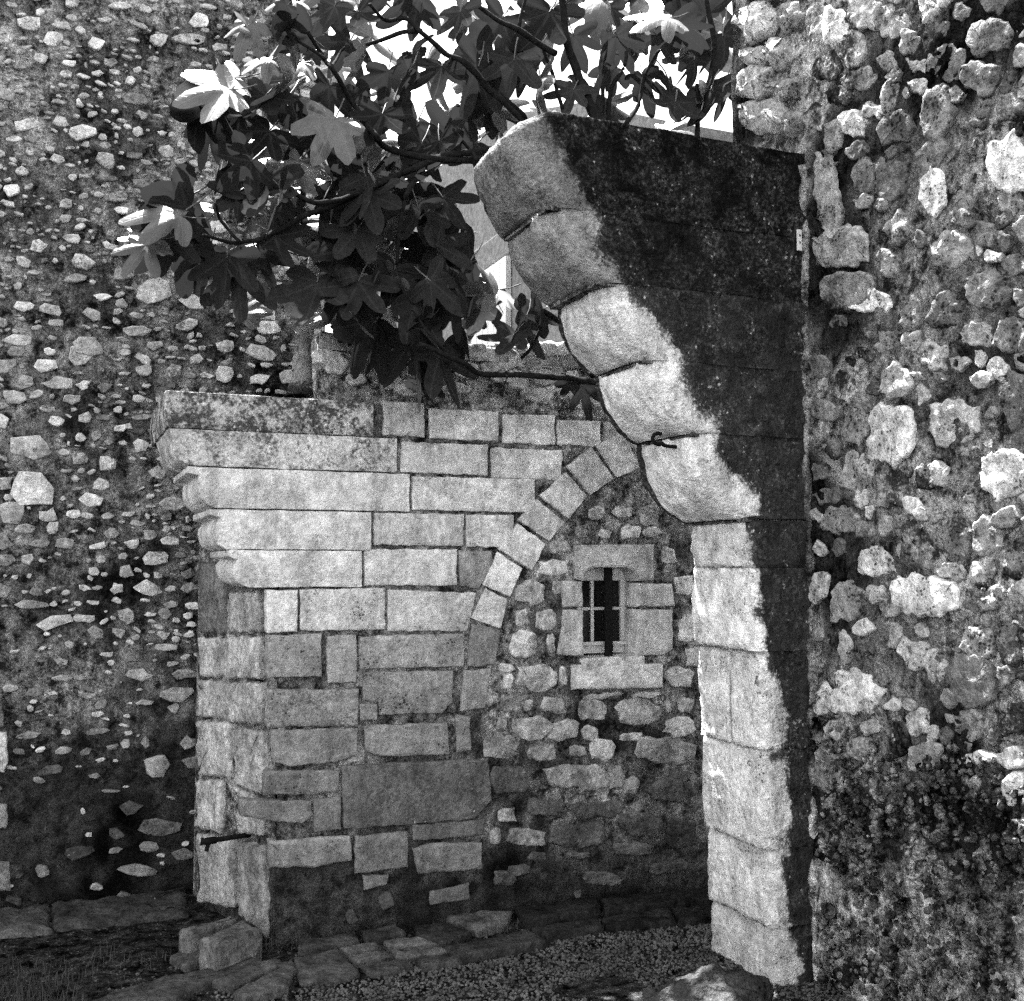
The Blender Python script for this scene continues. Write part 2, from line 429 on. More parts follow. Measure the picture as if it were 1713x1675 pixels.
# ================================================================== ARCHED WALL (corbelled pier on its left, blocked arch with a small window)
AW = root('arched_wall', 'pale ashlar wall with blocked arch, small barred window and moulded corbels at its end', 'wall', (1.9, 5.0, 0))
NY = Vector((0, -1, 0))
OX0, OX1 = onY(975, 1020, YB).x, onY(1061, 1020, YB).x
OZ0, OZ1 = onY(1015, 1098, YB).z, onY(1015, 950, YB).z
ZTOP = onY(560, 562, YB).z
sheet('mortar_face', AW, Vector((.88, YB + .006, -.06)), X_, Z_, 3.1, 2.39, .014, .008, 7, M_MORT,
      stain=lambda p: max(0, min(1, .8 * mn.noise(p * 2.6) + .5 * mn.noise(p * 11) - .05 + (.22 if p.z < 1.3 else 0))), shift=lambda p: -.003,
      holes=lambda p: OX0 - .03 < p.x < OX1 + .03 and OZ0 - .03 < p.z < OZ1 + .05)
sheet('upper_mortar_face', AW, Vector((1.04, YB + .014, 2.30)), X_, Z_, 3.0, ZTOP - 2.30, .014, .010, 7, M_MORT_U)
sheet('upper_mortar_end', AW, Vector((1.042, 5.40, 2.30)), -Y_, Z_, 5.40 - YB - .014, ZTOP - 2.30, .02, .008, 7, M_MORT_U)
bm = bmesh.new()
add_box(bm, (.90, YB + .04, -.1), (OX0 - .02, 5.42, 2.30)); add_box(bm, (OX1 + .02, YB + .04, -.1), (3.98, 5.42, 2.30))
add_box(bm, (OX0 - .02, YB + .04, OZ1 + .03), (OX1 + .02, 5.42, 2.30)); add_box(bm, (OX0 - .02, YB + .04, -.1), (OX1 + .02, 5.42, OZ0 - .03))
add_box(bm, (1.08, YB + .04, 2.301), (3.98, 5.40, ZTOP - .02))
bm_link('wall_core', bm, M_JOINT, AW, None, sm=False)
# rough coping on the upper wall
xx = 1.03
while xx < 3.9:
    L = random.uniform(.22, .42); z = ZTOP - .035
    pts = [Vector((xx + .006, YB - .01, z)), Vector((xx + L - .006, YB - .012, z)), Vector((xx + L - .006, 5.41, z)), Vector((xx + .006, 5.41, z))]
    piece('coping_stone', AW, pts, Z_, .05 + random.uniform(-.01, .012), .03, (.34 * random.uniform(.8, 1.1), .18, .5), er=.02, rough=.012, jit=.012, step=.05)
    xx += L

def ash(poly, tone, lich=0.0, pit=.6, er=.006, proud=.007, name='ashlar_block', rough=.004, jit=.004, sink=.06, parent=None, Y=YB):
    pts = [onY(x, y, Y) for x, y in poly]
    ym = sum(y for x, y in poly) / len(poly)
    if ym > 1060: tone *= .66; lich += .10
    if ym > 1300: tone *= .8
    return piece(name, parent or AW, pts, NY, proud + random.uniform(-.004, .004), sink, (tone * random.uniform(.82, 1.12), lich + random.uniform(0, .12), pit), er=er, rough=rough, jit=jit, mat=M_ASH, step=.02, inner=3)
def rect(x0_, x1_, yt, yb, s=None):
    s = (950 - (yt + yb) / 2) * 2.1e-4 if s is None else s     # courses converge on the horizon
    dx = (x1_ - x0_) * s
    return [(x0_, yt), (x1_, yt + dx), (x1_, yb + dx), (x0_, yb)]
T = .58
# courses right of the corbels, top to bottom
for q in [rect(641, 710, 671, 728), rect(718, 834, 683, 733), rect(841, 927, 692, 741), rect(933, 1004, 702, 744), rect(1012, 1090, 706, 748),
          rect(671, 816, 739, 790), rect(822, 940, 749, 800), rect(689, 893, 797, 853), rect(625, 776, 858, 912), rect(780, 858, 861, 915)]:
    ash(q, T * random.choice((.85, 1, 1.1)), .10, .7)
ash(rect(609, 765, 919, 980), T * 1.1, 0, .4); ash([(768, 921), (822, 922), (822, 950), (800, 984), (769, 980)], .26, .15, .6, rough=.008)
ash(rect(446, 498, 987, 1058), T * .95, .03, 1.0); ash(rect(502, 644, 986, 1056), T * .9, .02, 1.0); ash([(649, 987), (797, 992), (781, 1056), (649, 1056)], T * .95, .02, .8)
ash(rect(447, 538, 1063, 1134), T * .8, .05, 1.1); ash(rect(547, 596, 1065, 1143), T * .8, .0, .5); ash(rect(600, 776, 1065, 1120), T * .72, .03, 1.1)
ash([(448, 1154), (600, 1152), (600, 1215), (448, 1217)], T * .70, .14, .9, er=.012, rough=.006); ash([(607, 1124), (757, 1122), (757, 1176), (740, 1194), (634, 1196), (633, 1174), (607, 1174)], T * .62, .12, 1.1)
ash([(602, 1178), (630, 1178), (630, 1205), (602, 1206)], T * .6); ash([(456, 1221), (598, 1218), (596, 1262), (560, 1276), (486, 1282), (458, 1276)], T * .62, .1, .8, rough=.006)
ash([(608, 1214), (680, 1211), (748, 1209), (750, 1262), (640, 1266), (612, 1258)], T * .55, .12, 1.0, rough=.006); ash([(762, 1198), (786, 1199), (789, 1256), (764, 1259)], T * .55, .1, .9, rough=.007)
ash([(444, 1292), (520, 1288), (567, 1290), (566, 1322), (520, 1330), (440, 1330)], T * .62, .08, .8, rough=.007)
ash([(571, 1281), (816, 1268), (821, 1338), (790, 1370), (574, 1387)], .20, .13, .5, er=.006, proud=.018, rough=.002)
ash([(401, 1338), (520, 1340), (521, 1366), (505, 1377), (450, 1374), (402, 1366)], T * .68, .05, .7, rough=.008); ash(rect(525, 570, 1336, 1391), T * .55, .05, .5)
ash([(450, 1408), (520, 1402), (588, 1398), (590, 1440), (520, 1453), (452, 1452)], T * .7, .05, .8, rough=.008, er=.014); ash(rect(594, 682, 1399, 1461), T * .6, .05, .7)
ash([(690, 1420), (720, 1411), (806, 1409), (809, 1455), (700, 1463)], T * .62, .06, 1.0, rough=.006, er=.014); ash([(689, 1380), (810, 1371), (813, 1398), (690, 1407)], T * .4, .12, .5)
ash([(607, 1464), (650, 1464), (648, 1480), (608, 1490)], T * .45, .1); ash([(718, 1492), (785, 1478), (786, 1505), (720, 1514)], T * .4, .1, rough=.006)
ash([(577, 1530), (584, 1523), (592, 1522), (600, 1540), (590, 1546), (582, 1545)], .14, rough=.01); ash([(632, 1503), (646, 1492), (655, 1494), (660, 1515), (648, 1520), (640, 1524)], .13, rough=.01)
# arch ring
for i, q in enumerate([[(788, 1042), (836, 1054), (827, 1112), (781, 1116)], [(776, 1122), (821, 1119), (811, 1184), (770, 1190)],
          [(786, 1034), (813, 984), (849, 1003), (838, 1052)], [(806, 978), (832, 924), (872, 951), (853, 999)], [(832, 918), (865, 876), (911, 909), (889, 955)],
          [(866, 870), (897, 836), (945, 874), (918, 905)], [(902, 829), (946, 790), (983, 830), (951, 869)], [(948, 780), (988, 748), (1026, 801), (987, 828)],
          [(997, 746), (1040, 722), (1072, 782), (1032, 799)], [(1046, 719), (1095, 705), (1116, 770), (1078, 780)], [(1101, 703), (1155, 698), (1165, 764), (1122, 769)]]):
    ash(q, T * (.55 if i < 2 else (.8, .95, .85, 1.05, .92)[i % 5]), .08 if i < 2 else .05, .5, name='voussoir', proud=.009, er=.005)
# rubble blocking of the arch
RUB = [(937, 915, 33, 20), (926, 950, 47, 25), (888, 989, 47, 38), (872, 1034, 20, 24), (914, 1036, 34, 33), (877, 1080, 46, 44), (923, 1080, 12, 35), (933, 982, 18, 24),
       (848, 1117, 25, 13), (850, 1140, 18, 22), (899, 1134, 63, 45), (942, 1130, 12, 30), (1138, 1133, 40, 33), (855, 1177, 38, 28), (885, 1180, 14, 17), (927, 1180, 42, 25), (991, 1188, 45, 35),
       (1069, 1190, 75, 42), (1118, 1183, 9, 20), (1149, 1180, 27, 23), (840, 1213, 17, 24), (890, 1219, 64, 37), (945, 1222, 49, 34), (989, 1227, 28, 22), (1056, 1233, 36, 14), (1136, 1217, 47, 30),
       (837, 1252, 58, 36), (907, 1260, 46, 25), (967, 1257, 29, 17), (1009, 1255, 41, 35), (1111, 1257, 100, 44), (963, 1300, 100, 40), (1030, 1300, 25, 38), (1057, 1315, 25, 27),
       (849, 1364, 28, 22), (828, 1399, 17, 28), (880, 1400, 64, 30), (1012, 894, 19, 14), (1056, 890, 28, 22), (1086, 862, 30, 32), (1043, 858, 30, 18), (998, 858, 26, 22), (1010, 1165, 60, 10), (1080, 1163, 46, 10), (1092, 890, 30, 16), (1120, 930, 22, 26), (1150, 1050, 30, 40), (1145, 980, 30, 36), (1165, 1100, 30, 30)]
DIM = [(853, 1304, 64, 42), (1125, 1322, 70, 36), (967, 1398, 90, 40), (845, 1470, 36, 22), (870, 1457, 34, 18), (900, 1434, 30, 14), (967, 1431, 40, 12), (1075, 1380, 70, 40), (1140, 1395, 50, 46), (910, 1350, 60, 26), (1000, 1355, 80, 30), (1060, 1420, 60, 22), (1135, 1300, 40, 20), (967, 1496, 11, 16), (1010, 1470, 60, 20), (1120, 1450, 60, 20)]
for lst, t0 in ((RUB, .36), (DIM, .085)):
    for cx, cy, ww, hh in lst:
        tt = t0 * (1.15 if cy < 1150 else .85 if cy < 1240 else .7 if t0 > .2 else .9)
        p = [onY(x, y, YB) for x, y in blob_px(cx, cy, ww * 1.07, hh * 1.07, rot=random.uniform(-.12, .12), k=random.uniform(3, 6), n=random.randint(10, 14))]
        piece('rubble_stone', AW, p, NY, .006 + random.uniform(-.004, .006), .04, (tt * 1.15 * random.uniform(.75, 1.2), random.uniform(.02, .2), .8), er=.009, rough=.007, jit=.007, dome=.002, step=.016, inner=3, facet=.004)
# rubble on the upper wall, above the courses
for i in range(60):
    cx, cy = random.uniform(545, 1230), random.uniform(575, 672)
    if cy > 640 + (cx - 545) * .07: continue
    p = [onY(x, y, YB) for x, y in blob_px(cx, cy, random.uniform(22, 60), random.uniform(16, 32))]
    piece('rubble_stone', AW, p, NY, .008 + random.uniform(-.004, .006), .04, (random.uniform(.40, .66), .02, .6), er=.010, rough=.008, jit=.006, dome=.002, step=.018)
# --- moulded corbels of the left end: profiles traced on the wall's face
def prof(px, right, zt, zb):
    L = [onY(x, y, YB) for x, y in px]
    return [(p.x, p.z) for p in L] + [(right, zb), (right, zt)]
def corbel(name, px, xr, tone, lich, yb=5.42, stain=None, pit=.5):
    L = [onY(x, y, YB) for x, y in px]; zt, zb = L[0].z, L[-1].z
    p = [(q.x, q.z) for q in L]
    rx = onY(xr, (px[0][1] + px[-1][1]) / 2, YB).x
    return extrude_block(name, AW, p + [(rx, zb), (rx, zt)], YB - .016, yb, (tone, lich, pit), stain=stain, rough=.003, er=.0035, step=.009, mat=M_ASH)
corbel('corbel_top_slab', [(277, 654), (275, 690), (278, 716)], 624, T * .98, .46, 5.6, pit=.3)
corbel('corbel', [(281, 717), (287, 735), (290, 755), (300, 770), (313, 777), (328, 780)], 663, T * 1.0, .37, 5.42, pit=.3)
corbel('corbel', [(313, 781.5), (313, 791), (332, 796), (330, 810), (331, 823), (337, 836), (347, 845), (360, 850)], 684, T * 1.02, .06, 5.42)
corbel('corbel', [(350, 852), (350, 862), (368, 867), (360, 878), (358, 890), (361, 902), (366, 912), (378, 919)], 620, T * 1.0, .03, 5.42)
corbel('corbel', [(382, 920.5), (382, 931), (398, 936), (391, 946), (389, 956), (392, 967), (398, 976), (414, 983)], 604, T * .95, .05, 5.42)
# --- splayed return of the pier
PA, PB = Vector((.868, YB + .03, 0)), Vector((.625, 5.56, 0))
pa = (PA - PB).normalized(); pn = pa.cross(Z_)
sheet('return_mortar_face', AW, PB - pn * .016 - Z_ * .05, pa, Z_, (PA - PB).length, 1.78, .022, .014, 6, M_MORT)
bm = bmesh.new()
for q in ((PB - pn * .05), (PA - pn * .05), Vector((.95, 5.0, 0)), Vector((.95, 5.70, 0)), Vector((.64, 5.70, 0))): bm.verts.new((q.x, q.y, -.1))
f = bm.faces.new(bm.verts); e = bmesh.ops.extrude_face_region(bm, geom=[f]); bmesh.ops.translate(bm, verts=[v for v in e['geom'] if isinstance(v, bmesh.types.BMVert)], vec=(0, 0, 1.86))
bmesh.ops.recalc_face_normals(bm, faces=bm.faces); bm_link('return_core', bm, M_JOINT, AW, None, sm=False)
for q, t, l in [([(334, 938), (376, 952), (378, 1059), (334, 1060)], .16, .30), ([(383, 992), (437, 988), (438, 1058), (384, 1060)], .33, .12), ([(332, 1066), (437, 1066), (437, 1136), (332, 1131)], .40, .10),
                ([(331, 1138), (440, 1143), (440, 1214), (331, 1199)], .36, .12), ([(330, 1206), (386, 1210), (386, 1302), (330, 1299)], .36, .10), ([(391, 1218), (440, 1222), (442, 1332), (391, 1310)], .33, .16),
                ([(330, 1306), (370, 1307), (369, 1394), (330, 1386)], .36, .08), ([(397, 1316), (440, 1338), (440, 1400), (400, 1395)], .34, .1), ([(331, 1394), (392, 1404), (392, 1520), (334, 1508)], .30, .08), ([(398, 1408), (444, 1416), (446, 1570), (400, 1528)], .20, .10)]:
    pts = [onP(x, y, PA, pn) for x, y in q]
    piece('return_block', AW, pts, pn, .012, .06, (t, l, .8), er=.016, rough=.012, jit=.010, step=.03)

# --- the window
WY = YB + .115
WIN = bm_link('window_room', (lambda b: (add_box(b, (OX0 - .03, 5.37, OZ0 - .03), (OX1 + .06, 5.39, OZ1 + .04)), b)[1])(bmesh.new()), M_DARK, AW, None, sm=False)
WIN.name = 'window'; WL['window'] = WL[[k for k in WL if k.startswith('window_room')][0]]
def wbox(name, lo, hi, mat, bev=.003): return box(name, WIN, lo, hi, mat, bev)
# stone surround
def sur(name, poly, tone, depth=.16, proud=.016, er=.012): 
    return piece(name, WIN, [onY(x, y, YB) for x, y in poly], NY, proud, depth, (tone, .03, .5), er=er, rough=.004, jit=.003, inner=1, mat=M_ASH)
lp = [(961, 912), (1092, 911), (1092, 970), (1064, 972), (1062, 962), (1055, 953), (1045, 949), (993, 949), (983, 952), (976, 960), (974, 972), (961, 968)]
def ngon_block(name, px, tone, y0, y1, bev=.006):
    P = [onY(x, y, YB) for x, y in px]; b = bmesh.new()
    vs = [b.verts.new((p.x, y0, p.z)) for p in P]; f0 = b.faces.new(vs)
    ex = bmesh.ops.extrude_face_region(b, geom=[f0]); bmesh.ops.translate(b, verts=[v for v in ex['geom'] if isinstance(v, bmesh.types.BMVert)], vec=(0, y1 - y0, 0))
    bmesh.ops.recalc_face_normals(b, faces=b.faces)
    bmesh.ops.bevel(b, geom=[e for e in b.edges if abs(e.verts[0].co.y - y0) < 1e-5 and abs(e.verts[1].co.y - y0) < 1e-5], offset=bev, segments=2, affect='EDGES')
    return bm_link(name, b, M_ASH, WIN, None, (tone, .03, .5), sm=False)
ngon_block('lintel', lp, .40, YB - .018, YB + .22, .008)
sur('jamb_stone', [(939, 972), (973, 972), (974, 1016), (942, 1016)], .40, .22); sur('jamb_stone', [(942, 1020), (974, 1020), (975, 1098), (932, 1096), (938, 1060)], .40, .22)
sur('jamb_stone', [(1064, 976), (1122, 976), (1128, 1014), (1064, 1016)], .43, .22); sur('jamb_stone', [(1064, 1020), (1123, 1020), (1125, 1086), (1110, 1096), (1062, 1098)], .40, .22)
sur('sill', [(955, 1112), (1107, 1110), (1107, 1151), (956, 1154)], .46, .10); 
sx0, sx1, sz = onY(972, 1098, YB).x, onY(1076, 1098, YB).x, onY(1015, 1099, YB).z
piece('sill_top', WIN, [Vector((sx0, YB - .012, sz - .03)), Vector((sx1, YB - .012, sz - .03)), Vector((sx1, YB + .24, sz - .03)), Vector((sx0, YB + .24, sz - .03))], Z_, .03, .03, (.46, .03, .6), er=.008, rough=.003)
# timber casement: outer frame, meeting stile, glazing bars, panes
fx0, fx1, fz0, fz1 = OX0 - .003, OX1 + .034, OZ0 + .006, OZ1 + .012
wbox('frame', (fx0, WY, fz0), (fx1, WY + .05, fz0 + .050), M_WOOD); wbox('frame', (fx0, WY, fz1 - .075), (fx1, WY + .05, fz1), M_WOOD)
wbox('frame', (fx0, WY + .002, fz0 + .05), (fx0 + .022, WY + .05, fz1 - .075), M_WOOD); wbox('frame', (fx1 - .048, WY + .002, fz0 + .05), (fx1, WY + .05, fz1 - .075), M_WOOD)
mx = fx0 + .105; mz = (fz0 + fz1) / 2 - .005
wbox('weather_bar', (fx0, WY - .022, fz0 + .040), (fx1 - .012, WY - .002, fz0 + .058), M_WOOD, .004)
wbox('glazing_bar', (mx, WY + .004, fz0 + .05), (mx + .017, WY + .04, fz1 - .075), M_WOOD)
wbox('glazing_bar', (fx0 + .022, WY + .008, mz), (mx, WY + .036, mz + .015), M_WOOD); wbox('glazing_bar', (mx + .017, WY + .008, mz), (fx1 - .048, WY + .036, mz + .015), M_WOOD)
for a0, a1 in ((fx0 + .022, mx), (mx + .017, fx1 - .048)):
    for b0, b1 in ((fz0 + .05, mz), (mz + .015, fz1 - .075)):
        wbox('pane', (a0 - .002, WY + .018, b0 - .002), (a1 + .002, WY + .022, b1 + .002), M_GLASS, 0)
bx_ = onY(1011, 1020, YB + .05).x
bm = bmesh.new(); add_box(bm, (bx_, YB + .035, OZ0 - .02), (bx_ + .040, YB + .055, OZ1 + .04)); bmesh.ops.bevel(bm, geom=list(bm.edges), offset=.003, segments=1, affect='EDGES')
bm_link('iron_bar', bm, M_IRON, WIN, None, sm=False)

# ================================================================== NEAR CORBELLED PIER
CP = root('corbelled_pier', 'weathered stone pier with stepped roll corbels, face blackened by lichen, against rough wall', 'pier', (2.6, 3.86, 0))
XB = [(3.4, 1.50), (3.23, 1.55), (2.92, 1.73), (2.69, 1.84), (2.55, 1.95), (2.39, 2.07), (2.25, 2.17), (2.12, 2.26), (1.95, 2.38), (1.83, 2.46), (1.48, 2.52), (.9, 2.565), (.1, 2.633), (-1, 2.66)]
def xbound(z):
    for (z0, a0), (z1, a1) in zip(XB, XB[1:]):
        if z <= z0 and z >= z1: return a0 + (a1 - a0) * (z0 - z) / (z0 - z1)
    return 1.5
def skin_block(name, xz, y0, y1, color, lo=.0, arris=.05, light=.05, back=0.0, rough=.016, front=1.0, xr=XW + .03):
    """weathered block: left outline xz (top to bottom), skin running back - end face - worn arris - front"""
    xz = [Vector(p) for p in xz]; xz = resample(xz, .02, False); nz = len(xz)
    rows = [(xz[0], .008, 0), (xz[0], .002, 0)] + [(p, 0, 0) for p in xz] + [(xz[-1], .002, 0), (xz[-1], .008, 0)]
    sd = Vector((random.random() * 40, 0, 0)); vs, fs, st = [], [], []
    ne, na, nf = 20, 6, 34
    for r, (p, ins, _) in enumerate(rows):
        dz = 0
        if r < 2: dz = -.0015 * (2 - r)
        if r >= len(rows) - 2: dz = .0015 * (r - len(rows) + 3)
        x, z = p.x + ins, p.y + dz; a0, a1 = y0, y1 - ins
        path = [(Vector((xr, a1)), Vector((0, 1)), 0), (Vector((x + .02, a1)), Vector((-.3, .95)), 0)]
        for i in range(ne + 1): path.append((Vector((x + .02 * max(0, 1 - i / 2) ** 2, a1 - (a1 - a0 - arris) * i / ne)), Vector((-1, 0)), 1))
        for i in range(1, na): t = i / na * math.pi / 2; path.append((Vector((x + arris * (1 - math.cos(t)), a0 + arris * (1 - math.sin(t)))), Vector((-math.cos(t), -math.sin(t))), 2))
        for i in range(nf + 1): f_ = i / nf; path.append((Vector((x - ins + arris + (xr - x + ins - arris) * f_, a0)), Vector((0, -1)), 3))
        for q, nn, reg in path:
            co = Vector((q.x, q.y, z if reg == 1 else p.y)); sd_ = sd if reg == 1 else Vector((0, 0, 0)); d = rough * fbm(co + sd_, 7, 5) + rough * .35 * fbm(co + sd_, 26, 3)
            d += .008 * (mn.turbulence(co * 26 + sd_, 3, True) - .5)
            co = co + Vector((nn.x, nn.y, 0)) * d * (1 if ins == 0 else .6)
            vs.append(co)
            fd = (q.x - x) if reg == 3 else (arris * .5 if reg == 2 else 0)
            s_ = 0.0
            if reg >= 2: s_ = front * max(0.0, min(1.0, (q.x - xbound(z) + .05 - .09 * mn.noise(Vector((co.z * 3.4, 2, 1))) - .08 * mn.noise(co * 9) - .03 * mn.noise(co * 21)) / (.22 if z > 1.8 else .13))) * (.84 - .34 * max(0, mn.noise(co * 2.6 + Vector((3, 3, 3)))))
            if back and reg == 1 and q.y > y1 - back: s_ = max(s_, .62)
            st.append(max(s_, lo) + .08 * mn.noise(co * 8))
    W = len(path)
    for r in range(len(rows) - 1):
        for i in range(W - 1):
            k = r * W + i; fs.append((k, k + W, k + W + 1, k + 1))
    c = Vector((0, 0, 0))
    for v in vs: c += v
    c /= len(vs)
    me = bpy.data.meshes.new(name); me.from_pydata([tuple(v - c) for v in vs], [], fs); smooth(me); set_stain(me, st)
    return link(name, me, M_PIER, CP, c, color)
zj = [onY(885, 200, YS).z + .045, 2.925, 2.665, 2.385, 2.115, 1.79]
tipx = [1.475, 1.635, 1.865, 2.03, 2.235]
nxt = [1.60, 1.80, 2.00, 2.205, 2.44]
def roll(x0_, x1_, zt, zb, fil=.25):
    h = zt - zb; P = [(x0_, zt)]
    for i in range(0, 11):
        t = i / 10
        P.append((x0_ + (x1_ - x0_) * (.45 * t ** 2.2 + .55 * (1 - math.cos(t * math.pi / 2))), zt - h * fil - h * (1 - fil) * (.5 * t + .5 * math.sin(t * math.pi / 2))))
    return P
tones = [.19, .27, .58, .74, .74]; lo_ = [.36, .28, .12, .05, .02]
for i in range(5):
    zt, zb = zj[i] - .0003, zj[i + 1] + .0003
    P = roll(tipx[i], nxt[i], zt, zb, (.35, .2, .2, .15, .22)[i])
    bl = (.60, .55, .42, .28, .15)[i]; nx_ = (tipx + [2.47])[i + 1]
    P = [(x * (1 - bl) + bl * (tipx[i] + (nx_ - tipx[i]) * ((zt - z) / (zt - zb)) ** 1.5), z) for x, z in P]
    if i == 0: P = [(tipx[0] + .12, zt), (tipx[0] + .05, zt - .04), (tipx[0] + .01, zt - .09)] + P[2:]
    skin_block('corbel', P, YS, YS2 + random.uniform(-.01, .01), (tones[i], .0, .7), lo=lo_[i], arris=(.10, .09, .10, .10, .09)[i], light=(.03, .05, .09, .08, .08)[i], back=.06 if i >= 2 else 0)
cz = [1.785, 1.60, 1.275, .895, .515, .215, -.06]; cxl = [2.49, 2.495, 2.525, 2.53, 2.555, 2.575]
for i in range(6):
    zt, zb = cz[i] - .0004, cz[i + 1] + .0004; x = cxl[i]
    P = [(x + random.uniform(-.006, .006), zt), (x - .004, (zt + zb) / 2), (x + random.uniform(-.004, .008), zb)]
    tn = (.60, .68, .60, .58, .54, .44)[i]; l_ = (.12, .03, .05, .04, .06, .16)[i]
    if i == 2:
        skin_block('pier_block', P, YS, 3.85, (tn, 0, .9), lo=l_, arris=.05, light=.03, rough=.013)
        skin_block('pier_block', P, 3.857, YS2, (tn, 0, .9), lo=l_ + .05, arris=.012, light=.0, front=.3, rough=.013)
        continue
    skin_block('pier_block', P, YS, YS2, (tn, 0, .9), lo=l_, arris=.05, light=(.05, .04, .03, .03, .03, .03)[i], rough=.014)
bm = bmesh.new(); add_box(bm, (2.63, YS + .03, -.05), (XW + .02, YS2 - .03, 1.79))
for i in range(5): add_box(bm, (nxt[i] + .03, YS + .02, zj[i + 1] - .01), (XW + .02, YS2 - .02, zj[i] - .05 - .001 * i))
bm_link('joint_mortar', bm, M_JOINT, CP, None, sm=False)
# iron hook on the lower corbels
hk = onX(1122, 741, 2.215)
bm = bmesh.new()
c0 = hk + Vector((-.066, -.02, .010)); rr = .026
pts = [hk + Vector((.05, .0, -.016)), hk + Vector((-.03, -.016, -.016))]
for i in range(10):
    t = -.9 - i / 9 * 4.3
    pts.append(c0 + X_ * (rr * math.cos(t)) + Z_ * (rr * .85 * math.sin(t)))
tube(bm, spline(pts, 3), [.0078] * (3 * (len(pts) - 1) + 1), 7)
o = bm_link('iron_hook', bm, M_IRON, CP, None)

# crack gauge: small white plate screwed across the joint of slab and wall
gp = onY(1335, 403, YS - .01)
GA = root('crack_gauge', 'tiny white plate with two dark marks on the blackened corbel face', 'gauge plate', gp)
box('plate', GA, gp + Vector((-.010, -.012, -.043)), gp + Vector((.010, -.004, .043)), M_PLATE, .001)
for dz in (.018, -.010): box('mark', GA, gp + Vector((-.003, -.0145, dz - .004)), gp + Vector((.003, -.0115, dz + .004)), M_IRON, .0008)

# ================================================================== NEAR RUBBLE WALL (faces -X)
RW = root('rubble_wall', 'rough rubble wall with pale stones in crumbling dark mortar beside the corbelled pier', 'wall', (3.05, 3.0, 0))
NX = Vector((-1, 0, 0))
HW = 4.55
def wall_r_stain(p):
    # sooty lichen in blotches
    v = mn.noise(p * 1.9 + Vector((4, 1, 7))) * .9 + mn.noise(p * 5.1) * .4
    return max(0.0, min(1.0, v * 2.0 + .16))
sheet('mortar_face', RW, Vector((XW + .010, YS2 + .02, -.06)), -Y_, Z_, 1.9, HW + .06, .0085, -.65, 6.0, M_MORT_R, stain=wall_r_stain)
sheet('mortar_face', RW, Vector((XW + .010, YS2 + .02 - 1.9, -.06)), -Y_, Z_, 1.1, HW + .06, .03, -.65, 6.0, M_MORT_R, stain=wall_r_stain)
box('wall_core', RW, (XW + .07, 1.1, -.1), (XW + .65, YS2 + .01, HW - .03), M_JOINT)
sheet('mortar_end', RW, Vector((XW + .65, YS2 + .018, -.06)), -X_, Z_, .65, HW + .06, .03, .02, 5, M_MORT_R)
TR = [(1390, 43, 50, 57, .5), (1424, 80, 47, 57, .42), (1380, 110, 40, 50, .4), (1440, 17, 57, 57, .45), (1487, 37, 57, 57, .4), (1547, 17, 30, 47, .45), (1517, 70, 27, 43, .35), (1480, 100, 30, 33, .3),
      (1435, 133, 50, 33, .3), (1402, 157, 43, 27, .42), (1529, 110, 33, 30, .45), (1534, 144, 33, 27, .4), (1485, 160, 23, 47, .4), (1460, 185, 30, 27, .45), (1360, 197, 33, 50, .42), (1424, 207, 43, 47, .5),
      (1390, 230, 27, 50, .32), (1564, 187, 47, 80, .26), (1597, 157, 20, 33, .3), (1497, 214, 50, 50, .16), (1557, 320, 43, 77, .6), (1681, 277, 67, 93, .62), (1614, 320, 43, 57, .3), (1383, 327, 37, 127, .36),
      (1403, 414, 83, 67, .34), (1413, 484, 87, 60, .26), (1455, 505, 60, 40, .6), (1587, 418, 73, 60, .28), (1480, 440, 37, 43, .33), (1520, 531, 30, 40, .3), (1410, 643, 37, 57, .42), (1375, 650, 23, 30, .45),
      (1497, 637, 53, 50, .38), (1557, 593, 47, 47, .46), (1487, 724, 73, 97, .52), (1430, 714, 40, 57, .38), (1430, 790, 50, 67, .44), (1590, 707, 80, 70, .44), (1681, 794, 74, 74, .52), (1490, 817, 47, 60, .36),
      (1557, 794, 50, 43, .38), (1403, 870, 60, 43, .28), (1480, 880, 23, 33, .42), (1530, 911, 63, 73, .32), (1597, 900, 43, 73, .24), (1644, 897, 43, 60, .36), (1459, 941, 63, 50, .5), (1544, 998, 100, 67, .52),
      (1413, 1008, 50, 67, .32), (1654, 1001, 37, 43, .42), (1494, 1065, 23, 43, .4), (1514, 1091, 20, 40, .5), (1534, 1098, 30, 43, .48), (1560, 1105, 27, 37, .48), (1631, 1075, 50, 57, .36), (1400, 1088, 40, 67, .32),
      (1419, 1158, 93, 69, .5), (1563, 1120, 31, 51, .42), (1532, 1210, 38, 41, .42), (1615, 1213, 51, 51, .3), (1690, 1200, 55, 58, .45), (1494, 1237, 45, 51, .22), (1638, 1268, 48, 24, .52), (1690, 1323, 41, 51, .48),
      (1433, 1251, 41, 34, .28), (1415, 1625, 34, 51, .22), (1450, 1622, 31, 45, .22), (1481, 1587, 20, 41, .2), (1650, 60, 70, 60, .24), (1640, 130, 60, 50, .2), (1690, 180, 40, 50, .26), (1650, 480, 70, 60, .24),
      (1690, 560, 50, 60, .22), (1630, 560, 50, 40, .28), (1690, 660, 46, 80, .2), (1580, 520, 50, 50, .2), (1480, 570, 50, 40, .22), (1690, 950, 40, 50, .3), (1690, 1080, 40, 70, .24), (1490, 300, 50, 70, .14), (1440, 290, 30, 60, .2),
      (1500, 380, 40, 50, .24), (1640, 390, 40, 40, .26)]
placed = [(a, b, (c + d) * .27) for a, b, c, d, e in TR]
